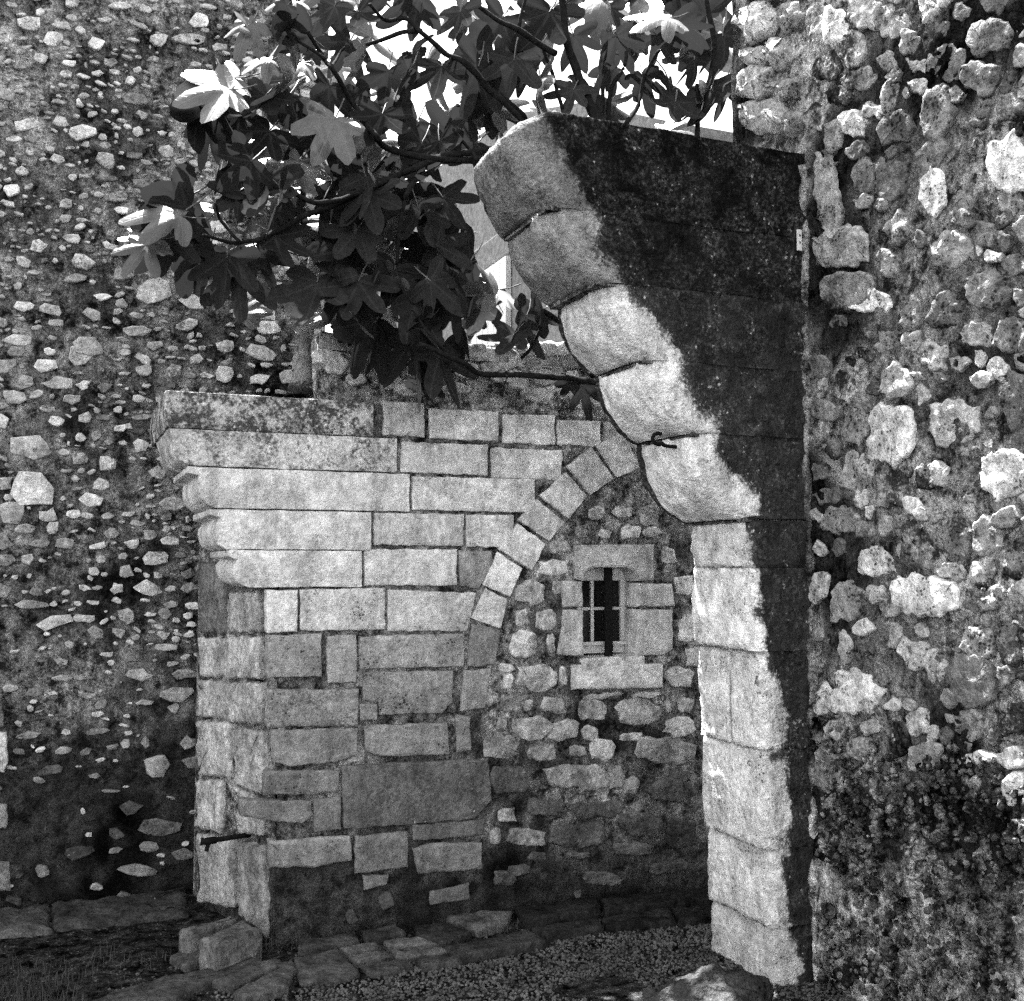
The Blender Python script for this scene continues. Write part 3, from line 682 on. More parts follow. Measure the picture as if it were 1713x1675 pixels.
for cx, cy, ww, hh, t in TR:
    pts = [onX(x, y, XW) for x, y in blob_px(cx, cy, ww * 1.12, hh * 1.12, rot=random.uniform(-.2, .2), n=random.randint(9, 13))]
    piece('rubble_stone', RW, pts, NX, .002 + random.uniform(-.007, .007), .06, ((t * .78 if t < .5 else t * 1.1) * random.uniform(.9, 1.1), random.uniform(.06, .30), 1.3), er=.009, rough=.010, jit=.012, dome=.0, step=.012, inner=4, facet=.006, mat=M_RUBR if t < .5 else M_STONE)
cnt = 0; tries = 0
while cnt < 115 and tries < 60000:
    tries += 1
    cx, cy = random.uniform(1362, 1730), random.uniform(-10, 1690)
    low = cy > 1290 + (1500 - cx) * .1
    if low and random.random() < .97: continue
    room = min(math.hypot(cx - a, (cy - b)) - r for a, b, r in placed)      # fill what is left between the larger stones
    s = min(random.uniform(18, 80), room * 1.9)
    if s < (12 if cnt > 100 else 20): continue
    placed.append((cx, cy, s * .50)); cnt += 1
    pts = [onX(x, y, XW) for x, y in blob_px(cx, cy, s * random.uniform(.8, 1.3), s * random.uniform(.7, 1.3), rot=random.uniform(-.6, .6))]
    piece('rubble_stone', RW, pts, NX, .000 + random.uniform(-.007, .008), .05, (random.choice((.12, .16, .22, .28, .34, .42)) * (.7 if low else 1), random.uniform(.05, .25), 1.0), er=.006, rough=.008, jit=.011, dome=.0, step=.012, inner=3, facet=.005, mat=M_RUBR)
# corner stones of the wall end seen above the slab
for cx, cy, ww, hh, t in [(1270, 38, 66, 74, .46), (1262, 95, 44, 34, .34), (1306, 92, 42, 60, .34), (1268, 140, 66, 58, .32), (1318, 150, 40, 44, .26), (1280, 195, 78, 54, .28), (1326, 205, 36, 44, .22), (1320, 30, 34, 50, .28), (1280, -25, 74, 48, .4)]:
    pts = [onX(x, y, XW) for x, y in blob_px(cx, cy, ww, hh, rot=0, n=11)]
    pts = [Vector((p.x, min(p.y, YS2 + .03), p.z)) for p in pts]
    piece('quoin_stone', RW, pts, NX, .03, .10, (t, .06, 1.2), er=.03, rough=.02, jit=.012, dome=.012, step=.02)
# crumbling pebble dash on the lower wall: real pebbles, too many to count
def pebbles(name, parent, place, count, smin, smax, mat, color, kind=True):
    ico = bmesh.new(); bmesh.ops.create_icosphere(ico, subdivisions=1, radius=1); base = [v.co.copy() for v in ico.verts]; fc = [[v.index for v in f.verts] for f in ico.faces]; ico.free()
    vs, fs = [], []
    for _ in range(count):
        r = place()
        if r is None: continue
        p, s0 = r; s = random.uniform(smin, smax) * s0
        ax = Vector((random.gauss(0, 1), random.gauss(0, 1), random.gauss(0, 1))).normalized(); Rm = Matrix.Rotation(random.random() * 6.28, 3, ax)
        sc = Vector((random.uniform(.7, 1.3), random.uniform(.6, 1.1), random.uniform(.45, .9))) * s
        k0 = len(vs)
        for b_ in base:
            q = Vector((b_.x * sc.x, b_.y * sc.y, b_.z * sc.z)) * random.uniform(.8, 1.15); vs.append(tuple(p + Rm @ q))
        fs += [[k0 + i for i in f] for f in fc]
    o0 = wloc(parent) if parent else Vector((0, 0, 0))
    me = bpy.data.meshes.new(name); me.from_pydata([tuple(Vector(v) - o0) for v in vs], [], fs)
    o = link(name, me, mat, parent, o0, color); o['kind'] = 'stuff'; return o
def place_dash():
    y = random.uniform(2.3, YS - .02); z = random.uniform(0, 1.05)
    edge = .98 + .14 * mn.noise(Vector((y * 3, z * 3, 1))) - .0 * y
    if z > edge: return None
    if mn.noise(Vector((y * 4, z * 4, 9))) < -.28: return None
    return Vector((XW + .004 + random.uniform(-.004, .012), y, z)), (2.0 if random.random() < .06 else 1.0)
M_DASH = mortar_material('pebble_dash', .012, .26, 9)
pebbles('pebble_dash', RW, place_dash, 3600, .004, .020, M_DASH, (.3, .05, .5))
# mortar fillet between slab and wall
bm = bmesh.new(); z = -.02
pts = []; rad = []
while z < 3.25:
    pts.append(Vector((XW + .012 + .01 * mn.noise(Vector((z * 5, 4, 0))), YS + .004, z))); rad.append(.020 + .014 * mn.noise(Vector((z * 9, 0, 0)))); z += .025
tube(bm, pts, rad, 10)
for v in bm.verts: v.co += Vector((.012 * fbm(v.co, 14, 4), .012 * fbm(v.co + Vector((5, 5, 5)), 14, 4), 0))
bm_link('mortar_fillet', bm, M_MORT_R, RW, None)

# ================================================================== FAR RUBBLE WALL (house side, faces the yard)
LW = root('tall_rubble_wall', 'tall rubble house wall of small pale stones set in grey render, behind the corbels', 'wall', (-.5, 6.0, 0))
XL0, XL1, HL = -2.6, 1.28, 4.72
def lw_stain(p):
    v = mn.noise(p * 2.3 + Vector((9, 2, 1))) * .8 + mn.noise(p * 6.3) * .5 + mn.noise(p * 15) * .25
    return max(0.0, min(1.0, v * 1.5 + .10 - .10 * p.z))
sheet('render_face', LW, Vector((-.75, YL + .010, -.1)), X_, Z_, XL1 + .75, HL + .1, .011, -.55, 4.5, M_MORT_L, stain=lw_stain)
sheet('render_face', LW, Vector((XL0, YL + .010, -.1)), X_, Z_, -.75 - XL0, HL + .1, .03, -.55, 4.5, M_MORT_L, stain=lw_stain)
box('wall_core', LW, (XL0, YL + .05, -.1), (XL1 - .01, 6.3, HL - .03), M_JOINT)
TL = [(50, 748, 75, 50, .34, 3.4), (58, 815, 72, 64, .46, 3), (20, 858, 46, 38, .32, 3), (43, 884, 36, 16, .32, 3), (258, 485, 58, 44, .48, 2.6), (264, 66, 30, 18, .4, 3), (317, 65, 55, 17, .34, 4), (160, 73, 32, 26, .6, 2), (115, 106, 28, 14, .5, 2.5), (112, 124, 24, 16, .42, 3),
      (135, 592, 46, 34, .46, 2.6), (30, 569, 46, 17, .42, 3), (95, 541, 28, 17, .4, 3), (85, 518, 38, 18, .46, 3), (314, 543, 38, 20, .46, 2.6), (90, 1040, 64, 26, .4, 3), (52, 1012, 58, 14, .26, 3), (47, 1231, 42, 12, .26, 3), (102, 1135, 36, 9, .28, 3), (147, 1163, 34, 12, .3, 2.6),
      (235, 1128, 48, 20, .24, 2.4), (263, 1282, 42, 44, .26, 2.2), (245, 1243, 18, 18, .26, 3), (268, 1384, 78, 30, .12, 2.4), (232, 1456, 66, 20, .12, 3), (250, 1417, 30, 20, .15, 2.6), (72, 1456, 25, 22, .2, 2.2), (65, 1306, 22, 12, .22, 3), (212, 1032, 30, 28, .36, 2.6), (272, 1062, 24, 16, .36, 2.6), (195, 985, 26, 22, .34, 2.6),
      (40, 1540, 42, 20, .12, 2.6), (100, 1520, 24, 22, .12, 2.6), (205, 1500, 30, 14, .12, 2.6), (148, 580, 52, 36, .42, 2.8), (95, 640, 60, 22, .38, 2.6), (240, 600, 30, 20, .4, 3), (290, 620, 34, 22, .44, 2.6), (378, 580, 34, 26, .42, 2.4), (330, 600, 26, 18, .38, 2.6),
      (180, 775, 30, 30, .5, 2.2), (205, 715, 34, 14, .42, 2.6), (235, 745, 30, 26, .42, 2.6), (265, 790, 30, 20, .38, 3), (250, 895, 26, 18, .36, 2.6), (230, 875, 30, 12, .34, 2.6), (135, 732, 18, 16, .42, 2.4), (162, 730, 20, 18, .3, 2.4), (95, 705, 26, 20, .5, 2.6), (60, 660, 24, 14, .44, 2.6)]
pl = []
cell = {}
def near(cx, cy, s):
    gx, gy = int(cx // 60), int(cy // 60)
    for i in range(gx - 1, gx + 2):
        for j in range(gy - 1, gy + 2):
            for a, b, c, d in cell.get((i, j), ()):
                if abs(cx - a) < (c + s[0]) * .50 and abs(cy - b) < (d + s[1]) * .52: return True
    return False
def put(cx, cy, ww, hh): cell.setdefault((int(cx // 60), int(cy // 60)), []).append((cx, cy, ww, hh))
for cx, cy, ww, hh, t, kk in TL: put(cx, cy, ww, hh); pl.append((cx, cy, ww, hh, t, kk))
tries = 0
while len(pl) < 1750 and tries < 120000:
    tries += 1
    cx, cy = random.uniform(-25, 560) if random.random() < .75 else random.uniform(-420, -25), random.uniform(-60, 1560)
    cy = round(cy / 24) * 24 + random.gauss(0, 5) + (950 - cy) * 2e-4 * (cx - 250)
    if 560 - cx < 0: continue
    if cx > 330 and cy > 700: continue
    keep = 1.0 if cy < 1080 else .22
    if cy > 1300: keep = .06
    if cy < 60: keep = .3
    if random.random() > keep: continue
    if mn.noise(Vector((cx * .012, cy * .012, 2))) < -.30: continue
    sc = .85 if cy < 420 else 1.15
    ww = random.choice((14, 18, 23, 28, 34, 40, 46) if tries < 1800 else (8, 11, 14, 18, 22, 27)) * sc * random.uniform(.85, 1.15); hh = min(26, ww * random.uniform(.34, .8))
    if near(cx, cy, (ww, hh)): continue
    put(cx, cy, ww, hh)
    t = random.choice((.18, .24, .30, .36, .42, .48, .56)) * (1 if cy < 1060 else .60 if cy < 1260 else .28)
    pl.append((cx, cy, ww, hh, t, None))
pl.sort(key=lambda q: -q[2] * q[3] * (1 if q[0] > -20 else .02))
extra = []
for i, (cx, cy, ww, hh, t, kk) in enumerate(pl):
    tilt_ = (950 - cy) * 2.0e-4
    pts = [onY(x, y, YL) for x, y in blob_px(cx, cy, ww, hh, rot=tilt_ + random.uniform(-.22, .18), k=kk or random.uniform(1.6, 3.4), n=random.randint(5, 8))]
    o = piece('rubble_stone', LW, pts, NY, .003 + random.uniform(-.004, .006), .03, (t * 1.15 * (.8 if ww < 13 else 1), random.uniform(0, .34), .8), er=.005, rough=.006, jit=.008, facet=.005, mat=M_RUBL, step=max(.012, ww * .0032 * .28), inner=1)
    if i >= 298: extra.append(o)
# those past the count are joined into one part
bm = bmesh.new()
for o in extra:
    k0 = len(bm.verts); c = WL[o.name]; me = o.data; me.transform(Matrix.Translation(c)); bm.from_mesh(me)
for o in extra:
    me = o.data; bpy.data.objects.remove(o); bpy.data.meshes.remove(me)
o = bm_link('small_rubble', bm, M_RUBL, LW, wloc(LW), (.42, .08, .6)); o['kind'] = 'stuff'
# dressed stones of an opening at the wall's edge
for q, t in [([(-60, 1224), (12, 1226), (13, 1276), (8, 1292), (-60, 1290)], .5), ([(-60, 1343), (12, 1346), (12, 1385), (-60, 1386)], .22), ([(-60, 1440), (16, 1442), (18, 1490), (-60, 1490)], .14), ([(-60, 1160), (4, 1162), (6, 1215), (-60, 1218)], .2)]:
    piece('quoin_stone', LW, [onY(x, y, YL) for x, y in q], NY, .02, .05, (t, .02, .5), er=.012, rough=.005)
# plinth: worn ledge of slabs along the foot of the wall
px0 = .60
for i in range(7):
    L = random.uniform(.38, .62); zt = .035 + random.uniform(-.012, .012)
    pts = [Vector((px0 - L + .008, 5.36 + random.uniform(-.03, .02), 0)), Vector((px0, 5.36 + random.uniform(-.03, .02), 0)), Vector((px0, YL + .02, 0)), Vector((px0 - L + .008, YL + .02, 0))]
    piece('plinth_slab', LW, pts, Z_, zt, .06, (.06 * random.uniform(.8, 1.3), .20, .8), er=.03, rough=.025, jit=.02, step=.04, inner=3)
    px0 -= L

# ================================================================== PAVING AND LOOSE STONES
PV = bpy.data.objects.new('pavement', None); COL.objects.link(PV); PV.location = (1.4, 4.6, 0); PV['kind'] = 'structure'; PV.empty_display_size = .1
for q, t, h in [([(282, 1600), (300, 1588), (352, 1594), (340, 1606), (308, 1617)], .14, .05), ([(150, 1668), (250, 1634), (420, 1600), (440, 1608), (350, 1640), (255, 1680)], .13, .035), ([(352, 1640), (428, 1608), (472, 1604), (462, 1617), (392, 1652)], .17, .045),
                ([(392, 1657), (470, 1618), (490, 1627), (482, 1650), (402, 1668)], .18, .05), ([(492, 1602), (566, 1586), (604, 1624), (560, 1638), (500, 1638)], .15, .04), ([(568, 1586), (630, 1576), (640, 1583), (580, 1593)], .22, .05), ([(640, 1574), (700, 1566), (735, 1578), (650, 1585)], .24, .05),
                ([(582, 1597), (640, 1588), (660, 1597), (600, 1608)], .2, .045), ([(650, 1589), (736, 1580), (748, 1590), (664, 1600)], .18, .045), ([(602, 1613), (664, 1603), (690, 1612), (622, 1626)], .12, .04), ([(694, 1602), (760, 1592), (772, 1604), (706, 1614)], .12, .04),
                ([(740, 1586), (880, 1554), (914, 1574), (768, 1601)], .085, .05), ([(606, 1564), (664, 1553), (680, 1566), (612, 1574)], .10, .07), ([(746, 1541), (800, 1531), (858, 1528), (848, 1545), (800, 1556)], .20, .07), ([(500, 1573), (594, 1560), (604, 1574), (502, 1588)], .12, .05),
                ([(884, 1551), (1000, 1536), (1010, 1552), (918, 1566)], .06, .05), ([(1004, 1536), (1120, 1522), (1130, 1540), (1014, 1552)], .06, .05), ([(1124, 1520), (1240, 1508), (1250, 1526), (1134, 1540)], .05, .05), ([(690, 1552), (744, 1542), (790, 1558), (740, 1578), (700, 1566)], .07, .05),
                ([(862, 1526), (1000, 1512), (1004, 1530), (880, 1546)], .05, .08), ([(1004, 1510), (1200, 1490), (1204, 1512), (1010, 1528)], .045, .08), ([(440, 1612), (490, 1600), (496, 1620), (474, 1616)], .12, .04)]:
    pts = [onZ(x, y, .03) for x, y in q]; pts = [Vector((p.x, p.y, 0)) for p in pts]
    piece('paving_stone', PV, pts, Z_, h * .7, .05, (t * .42, .10, .7), er=.012, rough=.008, jit=.008, step=.035)
def loose(name, label, px, z, h, tone, group=None, er=.03):
    pts = [onZ(x, y, z) for x, y in px]; pts = [Vector((p.x, p.y, 0)) for p in pts]
    o = piece(name, None, pts, Z_, h, .03, (tone, .08, .6), er=er, rough=.005, jit=.005, step=.03, inner=3)
    o['label'] = label; o['category'] = 'stone block'
    if group: o['group'] = group
    return o
loose('stone_block', 'long worn stone block lying against the pier foot, behind its twin', [(300, 1555), (383, 1530), (400, 1533), (320, 1561)], .12, .12, .11, er=.018)
loose('stone_block', 'rounded stone block lying on the paving in front of its twin at the pier foot', [(334, 1570), (408, 1540), (438, 1556), (362, 1584)], .12, .125, .11, er=.018)
# boulder by the pier
bm = bmesh.new(); bmesh.ops.create_icosphere(bm, subdivisions=5, radius=1)
bc = onZ(1185, 1705); bc.z = .0
for v in bm.verts:
    d = v.co.copy(); f_ = 1 + .30 * fbm(d + Vector((3, 1, 5)), 1.3, 5) + .10 * fbm(d, 5, 4)
    v.co = Vector((d.x * .27 * f_, d.y * .15 * f_, d.z * .15 * f_))
bmesh.ops.translate(bm, verts=bm.verts, vec=bc)
o = bm_link('boulder', bm, M_STONE, None, bc, (.05, .16, 1.0)); o['label'] = 'low rough dark boulder half buried in gravel before the pier'; o['category'] = 'boulder'
# gravel and grass
def place_gravel():
    x = random.uniform(.2, 3.0); y = random.uniform(3.3, 4.75)
    if y > 4.55 - .12 * (1.9 - x) and x < 1.95 and random.random() < .85: return None
    if x < .9 and random.random() < .5: return None
    if mn.noise(Vector((x * 2.2, y * 2.2, 4))) < -.45: return None
    return Vector((x, y, gz(x, y) + random.uniform(-.002, .004))), 1.0
pebbles('gravel', None, place_gravel, 17000, .004, .0105, M_GRAVEL, (.085, .06, .2))
def grass(name, spots):
    vs, fs = [], []
    for x, y, n_, h in spots:
        for _ in range(n_):
            px_, py_ = x + random.gauss(0, .05), y + random.gauss(0, .035); a = random.random() * 6.28; hh = h * random.uniform(.5, 1.1); l = random.uniform(.1, .7) * hh
            wv = .0022; dx, dy = math.cos(a), math.sin(a); z = gz(px_, py_); k = len(vs)
            for f_ in (0, .5, 1):
                cx_, cy_, cz_ = px_ + dx * l * f_ * f_, py_ + dy * l * f_ * f_, z + hh * f_
                w_ = wv * (1 - f_ * .95); vs.append((cx_ - dy * w_, cy_ + dx * w_, cz_)); vs.append((cx_ + dy * w_, cy_ - dx * w_, cz_))
            fs += [(k, k + 1, k + 3, k + 2), (k + 2, k + 3, k + 5, k + 4)]
    me = bpy.data.meshes.new(name); me.from_pydata(vs, [], fs)
    o = link(name, me, M_GRASS, None, Vector((0, 0, 0))); o['kind'] = 'stuff'; o['label'] = 'sparse dark grass and weeds among the stones at the wall foot'; o['category'] = 'grass'
sp = []
for i in range(34):
    p = onZ(random.uniform(-40, 230), random.uniform(1612, 1690)); sp.append((p.x, p.y, random.choice((8, 16, 30)), random.uniform(.03, .09)))
for q in [(452, 1590), (440, 1634), (345, 1648), (360, 1655), (330, 1660), (690, 1560), (1000, 1530), (1180, 1500), (900, 1550), (465, 1585), (1290, 1560), (830, 1560), (250, 1610)]:
    p = onZ(*q); sp.append((p.x, p.y, 22, .045))
grass('grass', sp)

# ================================================================== TAP
tp = onP(414, 1397, PA, pn) ; te = onP(372, 1397, PA, pn)
TAP = root('water_tap', 'black iron tap and short pipe on the corner of the corbelled pier', 'tap', tp)
pdir = (pn * .15 + Vector((-1, -.25, 0)).normalized()).normalized()
bm = bmesh.new(); tube(bm, [tp - pdir * .04 + pn * .01, tp + pn * .02 + pdir * .06, tp + pn * .025 + pdir * .13], [.011, .011, .011], 10); bm_link('pipe', bm, M_IRON, TAP, None)
e0 = tp + pn * .025 + pdir * .13
bm = bmesh.new(); tube(bm, [e0 - pdir * .01, e0 + pdir * .03, e0 + pdir * .055], [.015, .016, .012], 10); bm_link('valve_body', bm, M_IRON, TAP, None)
bm = bmesh.new(); tube(bm, spline([e0 + pdir * .02, e0 + pdir * .028 - Z_ * .02, e0 + pdir * .034 - Z_ * .042], 3), [.009] * 7, 8); bm_link('spout', bm, M_IRON, TAP, None)
bm = bmesh.new(); tube(bm, [e0 + pdir * .052 + Z_ * .018, e0 + pdir * .056 - Z_ * .014], [.006, .006], 8); bm_link('handle', bm, M_IRON, TAP, None)

# ================================================================== HOUSE BEYOND
XH = 3.2
HO = root('plastered_house', 'pale plastered house side beyond the fig tree, with a white plank shutter', 'house', (3.4, 8.0, 0))
bm = bmesh.new()
ol = [(5.45, -.1), (12.0, -.1), (12.0, 5.55), (8.0, 5.2), (6.6, 4.75), (5.45, 4.18)]
vs = [bm.verts.new((XH, y, z)) for y, z in ol]; f = bm.faces.new(vs); ex = bmesh.ops.extrude_face_region(bm, geom=[f])
bmesh.ops.translate(bm, verts=[v for v in ex['geom'] if isinstance(v, bmesh.types.BMVert)], vec=(.8, 0, 0)); bmesh.ops.recalc_face_normals(bm, faces=bm.faces)
bm_link('house_wall', bm, M_PLASTER, HO, None, sm=False)
sa, sb = onX(848, 455, XH - .04), onX(787, 560, XH - .04)
sy0, sy1, sz1 = sa.y, onX(790, 500, XH - .04).y, 4.02
SH = box('shutter', HO, (XH - .035, sy0, 3.0), (XH - .006, sy1, sz1), M_SHUT)
np_ = 6
for i in range(np_):
    a0 = sy0 + (sy1 - sy0) * i / np_; a1 = sy0 + (sy1 - sy0) * (i + 1) / np_
    box('plank', SH, (XH - .048, a0 + .004, 3.0), (XH - .036, a1 - .004, sz1), M_SHUT, .002)
for z in (3.72, 3.18):
    bm = bmesh.new(); tube(bm, [Vector((XH - .055, sy0 + .05, z)), Vector((XH - .055, sy1 - .02, z))], [.010, .007], 6); bm_link('strap_hinge', bm, M_IRON, SH, None)
box('shutter_lintel', HO, (XH - .03, sy0 - .12, sz1 + .03), (XH + .02, sy1 + .12, sz1 + .24), M_PLASTER, .006)

# ================================================================== FIG TREE
FT = root('fig_tree', 'fig tree with large lobed leaves reaching over the ledge from behind the wall', 'tree', (3.0, 4.5, 0))
def tb(x, y, Y): return onY(x, y, Y)
def branch(name, pts, r0, r1, seg=8):
    sp_ = spline(pts, 5); n_ = len(sp_); sd = random.random() * 30
    sp_ = [p + Vector((mn.noise(p * 9 + Vector((sd, 0, 0))), 0, mn.noise(p * 9 + Vector((0, sd, 0))))) * .008 * (0 < i < n_ - 1) for i, p in enumerate(sp_)]
    rad = [(r0 + (r1 - r0) * i / (n_ - 1)) * (1 + .15 * mn.noise(sp_[i] * 22)) for i in range(n_)]
    bm_ = bmesh.new(); tube(bm_, sp_, rad, seg); return bm_link(name, bm_, M_BARK, FT, None)
fork = Vector((2.92, 4.50, 2.6))
branch('trunk', [Vector((3.02, 4.46, -.05)), Vector((2.99, 4.47, .9)), Vector((2.97, 4.5, 1.8)), fork], .095, .07, 12)
# old stem standing on the ledge, flared at its foot
bm = bmesh.new(); base_ = onY(503, 661, 5.02); ns = 20; rings = []
path_ = [(506, 664, .084), (506, 650, .070), (507, 630, .053), (511, 605, .043), (513, 580, .036), (514, 555, .033), (517, 500, .030), (526, 430, .027), (540, 350, .024)]
for (x, y, r) in path_:
    c = onY(x, y, 5.02)
    rings.append([bm.verts.new(c + Vector((math.cos(t) * r * (1 + .16 * mn.noise(Vector((t * 2.2, 0, y * .004)))) , math.sin(t) * r, 0))) for t in [6.2832 * i / ns for i in range(ns)]])
for i in range(len(rings) - 1):
    for k_ in range(ns): bm.faces.new((rings[i][k_], rings[i][(k_ + 1) % ns], rings[i + 1][(k_ + 1) % ns], rings[i + 1][k_]))
o = bm_link('stem', bm, M_STONE, FT, None, (.20, .12, .3))
z0_ = min(v.co.z for v in o.data.vertices)
set_stain(o.data, [max(.05, .52 - (v.co.z - z0_) * 4.5) for v in o.data.vertices])
Yd = 4.40
BR = [([(1010, 232), (985, 172), (966, 122), (947, 62), (940, -20)], .022, .014), ([(1022, 236), (1018, 204), (1022, 150), (1043, 115), (1047, 88)], .011, .007), ([(1042, 230), (1047, 211), (1068, 175), (1079, 125), (1104, 84)], .011, .007),
      ([(1165, 240), (1168, 180), (1166, 140)], .012, .008), ([(1172, 180), (1195, 90), (1180, -10)], .016, .010), ([(943, 193), (932, 150), (922, 118), (907, 77)], .009, .006), ([(880, 199), (858, 175), (837, 154)], .008, .005),
      ([(880, 205), (830, 160), (776, 104), (744, 88), (704, 54), (679, 32), (647, 34), (618, 7)], .014, .006), ([(704, 52), (670, 55), (620, 72), (600, 74)], .010, .006), ([(930, 90), (865, 50), (830, 32), (789, 4)], .013, .008), ([(868, 48), (880, -10)], .008, .006),
      ([(800, 270), (700, 262), (647, 247), (629, 229), (611, 204), (586, 165), (557, 118), (540, 97), (515, 54)], .014, .007), ([(557, 116), (566, 92), (577, 79)], .006, .004), ([(545, 100), (505, 72), (492, 56)], .007, .004),
      ([(830, 250), (740, 262), (694, 283), (665, 294), (629, 311), (593, 326), (550, 337), (518, 337), (486, 319)], .014, .008), ([(797, 268), (780, 244), (758, 215)], .008, .005), ([(694, 300), (676, 340), (667, 387), (663, 444)], .011, .006),
      ([(519, 357), (458, 387), (430, 401), (387, 405), (340, 394)], .011, .006), ([(593, 328), (540, 350), (519, 357)], .011, .010), ([(486, 330), (440, 290), (415, 265), (401, 240), (380, 208), (365, 172)], .011, .006), ([(400, 404), (372, 372), (360, 340)], .007, .004),
      ([(1005, 640), (955, 634), (900, 630), (845, 627), (800, 624), (770, 604), (700, 575)], .013, .010), ([(848, 627), (846, 640)], .004, .003), ([(908, 520), (903, 550), (890, 580), (872, 600)], .008, .006), ([(760, 600), (720, 560), (690, 520)], .007, .004)]
for px_, r0, r1 in BR:
    n_ = len(px_); r0 *= 1.15; r1 *= 1.15
    branch('branch', [tb(x, y, Yd + .05 * math.sin(i * 1.3 + x)) for i, (x, y) in enumerate(px_)], r0, r1)
# limbs joining them to the trunk, behind the slab
for e, r in [((1010, 232), .03), ((1042, 230), .02), ((1165, 240), .026), ((880, 203), .022), ((830, 250), .022), ((1005, 640), .016), ((908, 520), .013)]:
    q = tb(e[0], e[1], Yd); mid = fork.lerp(q, .5) + Vector((0, .02, -.12))
    branch('limb', [fork - Z_ * .05, mid, q], r * 1.5, r)

# --- leaves: five rounded lobes with a wavy margin
def leaf_mesh(name, seed):
    rnd = random.Random(seed)
    lobes = [(0, 1.0), (46, .90), (-46, .90), (98, .66), (-98, .66)]
    lobes = [(a + rnd.uniform(-7, 7), L * rnd.uniform(.82, 1.08)) for a, L in lobes]
    bw_ = rnd.uniform(.125, .195); b0_ = rnd.uniform(.30, .42); pts = []; N = 84
    for i in range(N):
        t = -160 + 320 * i / (N - 1); best = b0_ * (1 if abs(t) < 118 else 1 - .7 * (abs(t) - 118) / 42)
        for a, L in lobes:
            d = R_(t - a)
            if abs(d) > 1.2: continue
            c_, A_, B_ = .56 * L, .44 * L, bw_ * (1.1 if L > .8 else .95)      # an ellipse per lobe, far crossing of the ray
            ka = (math.cos(d) / A_) ** 2 + (math.sin(d) / B_) ** 2; kb = -2 * math.cos(d) * c_ / A_ ** 2; kc = (c_ / A_) ** 2 - 1
            D = kb * kb - 4 * ka * kc
            if D > 0: best = max(best, (-kb + math.sqrt(D)) / (2 * ka))
        best *= 1 + .022 * math.sin(i * 1.7 + seed) + rnd.uniform(-.018, .018)
        pts.append((math.sin(R_(t)) * best, math.cos(R_(t)) * best))
    droop = rnd.uniform(.10, .55); cup = rnd.uniform(-.55, .35); wav = rnd.uniform(.04, .11); ph = rnd.random() * 6
    def hz(x, y):
        r = math.hypot(x, y); a = math.atan2(x, y)
        ribs = .035 * r * math.cos(a * 360 / 47)
        return -droop * r * r * (1 if y > 0 else .5) + cup * x * x + wav * math.sin(a * 4 + ph) * r + ribs * 1.0
    vs = [(0, 0, 0)]; fs = []; uv = [(0, 0)]
    for f_ in (.3, .62, 1.0):
        for x, y in pts: vs.append((x * f_, y * f_, hz(x * f_, y * f_))); uv.append((x * f_, y * f_))
    for i in range(N - 1):
        fs.append((0, 1 + i + 1, 1 + i))
        for r in range(2): a = 1 + r * N + i; fs.append((a, a + 1, a + N + 1, a + N))
    # petiole
    k = len(vs); pr = .016
    for j, (y, z) in enumerate(((.02, 0), (-.25, .03), (-.5, .12))):
        for c in range(4): vs.append((pr * math.cos(c * 1.571), y, z + pr * math.sin(c * 1.571) - .01)); uv.append((9, 9))
    for j in range(2):
        for c in range(4): a = k + j * 4 + c; b = k + j * 4 + (c + 1) % 4; fs.append((a, b, b + 4, a + 4))
    me = bpy.data.meshes.new(name); me.from_pydata(vs, [], fs); smooth(me)
    ul = me.uv_layers.new(name='UVMap')
    for lp_ in me.loops: ul.data[lp_.index].uv = uv[lp_.vertex_index]
    me.materials.append(M_LEAF); return me
LM = [leaf_mesh('fig_leaf_blade', s) for s in range(20)]
leaves = []
def leaf_at(base, tip_dir, nrm, size):
    y = tip_dir.normalized(); z = (nrm - y * nrm.dot(y)).normalized(); x = y.cross(z)
    m = Matrix((( x.x, y.x, z.x, base.x), (x.y, y.y, z.y, base.y), (x.z, y.z, z.z, base.z), (0, 0, 0, 1))) @ Matrix.Diagonal((size, size, size, 1))
    leaves.append((m, random.choice(LM)))
def px_leaf(bx, by, tx, ty, Y=None, k=1.0, face=.75):
    Y = Y or random.uniform(4.4, 4.6)
    a = tb(bx, by, Y); b = tb(tx, ty, Y + random.uniform(-.08, .05)); d = b - a
    view = (CAM - a).normalized()
    n = (view * face * -1 + Vector((random.gauss(0, .5), random.gauss(0, .4), random.gauss(.3, .45))))     # undersides look at the viewer
    leaf_at(a, d, n, d.length * k)
